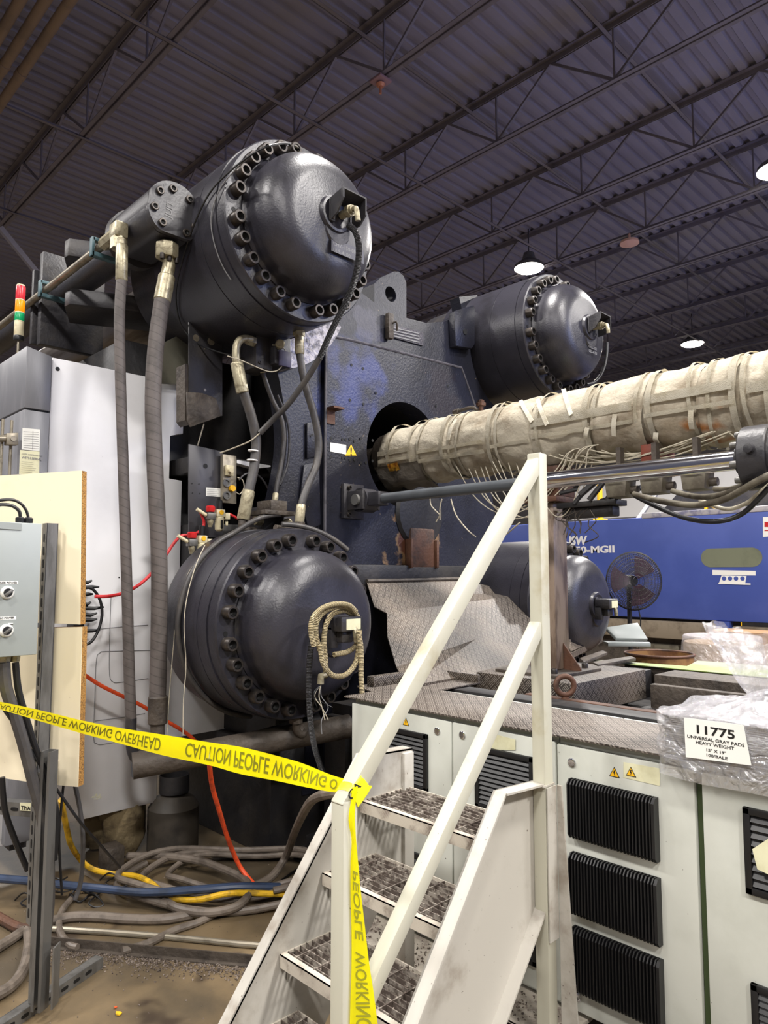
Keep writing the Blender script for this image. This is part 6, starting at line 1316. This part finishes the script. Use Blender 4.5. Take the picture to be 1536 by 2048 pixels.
# dim things in the shadow below
c = P(345, 1700, z=0); t = thing('gas_cylinder', 'squat grimy gas bottle in the dark under the white panel', 'gas bottle', c); b = MB(); b.lathe([(0, .13), (.02, .145), (.25, .145), (.30, .11), (.33, .05), (.35, .045)], c, (0, 0, 1), 32); part('bottle', b, mat('sooty_bottle', S(58, 52, 44), 0.6, 0, S(36, 32, 28), 6, 0.8), t)
b = MB(); b.lathe([(.33, .085), (.43, .085), (.43, .08), (.34, .08)], c, (0, 0, 1), 24); part('collar', b, 'void', t)
for (u, v, h, w_, lab) in ((197, 1690, .26, .09, 'left of two dirty cloth-wrapped bundles below the white panel'), (246, 1702, .34, .11, 'right, larger of two dirty cloth-wrapped bundles below the white panel')):
    c = P(u, v, z=0.02) + V((0, 0, 0)); b = MB()
    def fn(q, s, c=c, h=h, w_=w_): a = q*2*math.pi; r = w_*(.75 + .35*math.sin(s*3.0))*(1 + .18*mnoise.noise(V((math.cos(a)*2, math.sin(a)*2, s*4)))); return c + V((r*math.cos(a), r*math.sin(a), .0 + s*h))
    b.grid(28, 14, fn, cu=True); solo('cloth_bundle', b, 'sack', lab, 'bundle', ang=1.3)
b = MB(); c = P(222, 1735, z=0); b.box(c.x-.06, c.x+.06, c.y-.05, c.y+.05, 0, .12, .01); solo('rubber_block', b, 'grime', 'small grey block on the floor below the two cloth bundles', 'block')
# ================================================================== hall beyond
t = thing('pedestal_fan', 'black pedestal fan in front of the blue machine', 'fan', (-2.9, 6.0, 0)); fc = P(1268, 1162, y=6.6); fd = (CAM - fc); fd.z = 0; fd = (fd.normalized()*1.0 + V((.55, .1, 0))).normalized(); e1 = V((-fd.y, fd.x, 0)); R = .28
b = MB()
for k in range(9):
    rr = R*math.sin(math.pi/2*(k+1)/9); dd = .085*math.cos(math.pi/2*(k+1)/9)
    for s in (-1, 1): b.tube([fc + (e1*math.cos(2*math.pi*j/40) + V((0, 0, 1))*math.sin(2*math.pi*j/40))*rr + fd*dd*s for j in range(40)], .0022 if k < 8 else .007, 4, closed=True)
for k in range(72):
    a = 2*math.pi*k/72; dv = e1*math.cos(a) + V((0, 0, 1))*math.sin(a)
    for s in (-1, 1): b.tube([fc + dv*R*math.sin(math.pi/2*q/6) + fd*.085*math.cos(math.pi/2*q/6)*s for q in range(1, 7)], .0021, 4, cap=False)
part('wire_cage', b, 'dark', t)
for k in range(3):
    b = MB()
    def fn(u, v, k=k): a = k*2.094 + .4 + v*1.15; r = .05 + .19*u; return fc + (e1*math.cos(a) + V((0, 0, 1))*math.sin(a))*r + fd*(.03*(v-.5))
    b.grid(8, 10, fn); bmesh.ops.solidify(b.bm, geom=b.bm.faces[:], thickness=.003); part('blade', b, mat('fan_blade_maroon', S(88, 66, 80), 0.45), t)
b = MB(); b.lathe([(.02, .05), (.06, .06), (.16, .062), (.22, .05), (.25, .02)], fc, -fd, 24); mt_ = part('motor', b, 'black', t)
pc = fc - fd*.12; b = MB(); b.cyl((pc.x, pc.y, 0.05), (pc.x, pc.y, pc.z), .022, 14); part('pole', b, 'black', t); b = MB(); b.lathe([(0, .20), (.04, .19), (.06, .04)], (pc.x, pc.y, 0), (0, 0, 1), 32); part('base', b, 'black', t)
b = MB(); b.tube([pc, pc + V((.1, .02, -.35)), pc + V((.08, 0, -.62)), pc + V((.14, .02, -.72))], .006, 6, sm=6); part('power_lead', b, 'black', t)
# blue machine
t = thing('blue_machine', 'long blue moulding machine bed with white lettering behind the fan', 'moulding machine', (-2, 9.5, 0)); YB_ = 9.0
b = MB(); b.box(-6.6, 4.0, YB_, YB_+1.6, 1.03, 2.345, .02); part('body', b, 'blue', t)
b = MB(); b.prism([(-6.6, YB_, 2.33), (4, YB_, 2.33), (4, YB_+.25, 2.43), (-6.6, YB_+.25, 2.43)], (0, .001, .002)) if False else b.box(-4.3, 4.0, YB_-.01, YB_+.4, 2.33, 2.40, .01); part('top_ledge', b, mat('dusty_ledge', S(176, 172, 176), 0.5, 0, S(90, 92, 130), 6, 0.8), t)
b = MB(); c = P(1137, 1090, y=YB_-.003); b.text('JSW', .17, c, (1, 0, 0), (0, 0, 1), .008, shear=.1, width=(P(1178, 1090, y=YB_) - c).length); c = P(1133, 1106, y=YB_-.003)
c0 = P(1122, 1107, y=YB_-.003); b.text('J1850-MGII', .13, c0, (1, 0, 0), (0, 0, 1), .005, width=(P(1232, 1107, y=YB_) - c0).length); part('lettering', b, 'whitetext', t)
b = MB(); wl, wr_ = P(1402, 1116, y=YB_), P(1525, 1116, y=YB_); rz = .115; pts = []
for k in range(13): a = math.pi/2 + math.pi*k/12; pts.append(V((wl.x + rz + rz*math.cos(a), YB_-.003, wl.z + rz*math.sin(a))))
for k in range(13): a = -math.pi/2 + math.pi*k/12; pts.append(V((wr_.x - rz + rz*math.cos(a), YB_-.003, wl.z + rz*math.sin(a))))
b.prism(pts, (0, .002, 0)); part('oval_window', b, 'glass', t)
b = MB()
q = px([(1425, 1140), (1511, 1142), (1511, 1151), (1425, 1150)], y=YB_-.004); b.prism(q, (0, .003, 0)); q = px([(1443, 1151), (1493, 1152), (1490, 1168), (1438, 1166)], y=YB_-.006); b.prism(q, (0, .003, 0)); q = px([(1437, 1165), (1501, 1167), (1501, 1170), (1437, 1168)], y=YB_-.008); b.prism(q, (0, .003, 0)); ls = part('instruction_labels', b, 'label', t)
b = MB()
for u in (1448, 1460, 1472, 1485): c = P(u, 1157, y=YB_-.0075); b.lathe([(0, .026), (.001, .026)], c, (0, -1, 0), 14)
part('blue_icons', b, 'blue', ls); b = MB(); q = px([(1526, 1034), (1545, 1034), (1545, 1073), (1526, 1074)], y=YB_-.004); b.prism(q, (0, .002, 0)); part('safety_notice', b, 'label', t)
b = MB(); q = px([(1529, 1044), (1545, 1044), (1545, 1054), (1529, 1054)], y=YB_-.006); b.prism(q, (0, .001, 0)); q = px([(1529, 1060), (1545, 1060), (1545, 1062), (1529, 1062)], y=YB_-.006); b.prism(q, (0, .001, 0)); part('notice_print', b, 'red', t)
b = MB(); b.box(-6.4, -3.6, YB_+.1, YB_+1.4, 0, 1.03); b.box(-3.35, 4, YB_+.05, YB_+1.4, .0, .6); part('lower_base', b, 'grime', t)
b = MB(); b.box(-6.3, -3.4, YB_-.05, YB_+.1, .78, 1.0, .01); b.box(-3.2, 4, YB_-.03, YB_+.1, .82, .98, .01); part('floor_beam', b, mat('dusty_beam', S(130, 118, 100), 0.7, 0, S(90, 76, 60), 5, 0.7), t); b = MB(); b.box(-3.42, -3.24, YB_-.02, YB_+.1, .6, 1.03); part('blue_leg', b, 'blue', t)
# things beyond the blue machine
t = thing('moulding_machine', 'dark machine and slanted steel framework standing beyond the blue machine', 'machine', (-4, 12, 0)); b = MB(); b.box(-7.5, -1.5, 12, 13, 0, 2.62, .02); b.prism([(-5.4, 11.9, 2.6), (-3.4, 11.9, 2.6), (-3.8, 11.9, 3.0), (-5.0, 11.9, 3.0)], (0, .8, 0)); part('body', b, 'dark', t)
b = MB()
for (x0, x1) in ((-5.75, -5.3), (-3.35, -2.9)): b.bar((x0 if x0 < -5 else x1, 11.8, 2.5), (x1 if x0 < -5 else x0, 11.8, 3.05), .06, .06)
part('white_strut', b, 'white', t)
b = MB(); b.box(-9.5, 4, 16.0, 16.3, 0, 3.95); solo('white_partition', b, 'wall', 'white partition glimpsed between the junction boxes beyond the blue machine', 'partition')
t = thing('yellow_post', 'yellow post standing beyond the blue machine, left of the junction boxes', 'post', P(1200, 1008, y=10.9)); c = P(1200, 1008, y=10.9); b = MB(); b.cyl((c.x, c.y, 0), (c.x, c.y, 3.1), .045, 16); part('shaft', b, 'warn', t); b = MB(); b.box(c.x-.09, c.x+.09, c.y-.09, c.y+.09, 2.44, 2.52, .01); part('collar', b, 'warn', t)
b = MB(); q0, q1 = P(1412, 1006, y=11.2), P(1470, 1030, y=11.2); b.bar(q0, q1, .06, .05); b.cyl((q0.x, q0.y, 0), q0, .03, 10); b.cyl((q1.x, q1.y, 0), q1, .03, 10); solo('yellow_rail', b, 'warn', 'slanting yellow rail just above the blue machine ledge', 'rail')
t = thing('dark_machine', 'dark machine housing above the blue machine at the right edge', 'machine', (-.5, 12, 0)); b = MB(); b.box(-3.2, 3, 13.2, 14.2, 2.4, 3.05, .02); part('housing', b, 'void', t)
b = MB(); b.box(-3.2, 3, 13.25, 14.2, 0, 2.4); part('base', b, 'dark', t)
# drums, tub, pallets
c = P(1318, 1304, z=.90); t = thing('steel_drum', 'open rusty steel drum in front of the plastic-wrapped tub', 'drum', (c.x, c.y, 0)); b = MB(); b.lathe([(0, .29), (.29, .29), (.30, .30), (.31, .29), (.59, .29), (.60, .30), (.61, .29), (.88, .29), (.88, .275), (.30, .275), (.30, .01)], (c.x, c.y, 0), (0, 0, 1), 48, cap=False); part('shell', b, mat('rusty_drum', S(140, 104, 62), 0.55, 0.1, S(84, 50, 34), 6, 0.8), t)
b = MB(); b.tube([V((c.x + .292*math.cos(k*math.pi/24), c.y + .292*math.sin(k*math.pi/24), .885)) for k in range(48)], .012, 8, closed=True); part('rim', b, 'rust', t)
c = P(1443, 1268, z=1.0); t = thing('plastic_tub', 'round cardboard tub wrapped in clear plastic beyond the drum', 'tub', (c.x, c.y, 0)); b = MB(); b.lathe([(0, .36), (.9, .36), (.92, .35), (.92, .01)], (c.x, c.y, 0), (0, 0, 1), 48); part('tub', b, mat('tan_tub', S(172, 152, 128), 0.6, 0, S(140, 120, 98), 4, 0.6), t)
b = MB(); b.grid(64, 12, lambda u, v: V((c.x + (.41-.04*(v > .9)*0 - .05*v*v + .012*mnoise.noise(V((u*20, v*3, 0))))*math.cos(u*2*math.pi), c.y + (.41-.05*v*v + .012*mnoise.noise(V((u*20, v*3, 0))))*math.sin(u*2*math.pi), .15 + .83*v)), cu=True); b.lathe([(.93, .005), (.975, .33), (.985, .355), (.965, .365)], (c.x, c.y, 0), (0, 0, 1), 48, cap=False); part('plastic_wrap', b, 'film', t)
c = P(1505, 1263, z=.95); b = MB(); b.box(c.x-.3, c.x+.5, c.y-.55, c.y-.1, 0.0, .98, .01); solo('wooden_crate', b, 'wood', 'rusty brown crate behind the plastic-wrapped tub at the right edge', 'crate')
c = P(1337, 1284, z=.7) - V((0, .35, 0)); b = MB(); b.box(c.x-.28, c.x+.28, c.y, c.y+.3, .62, .70, .005); b.box(c.x-.25, c.x+.25, c.y+.03, c.y+.3, 0, .62, .005); solo('grey_box', b, 'plasticgrey', 'low grey box between the fan and the plastic-wrapped tub', 'box')
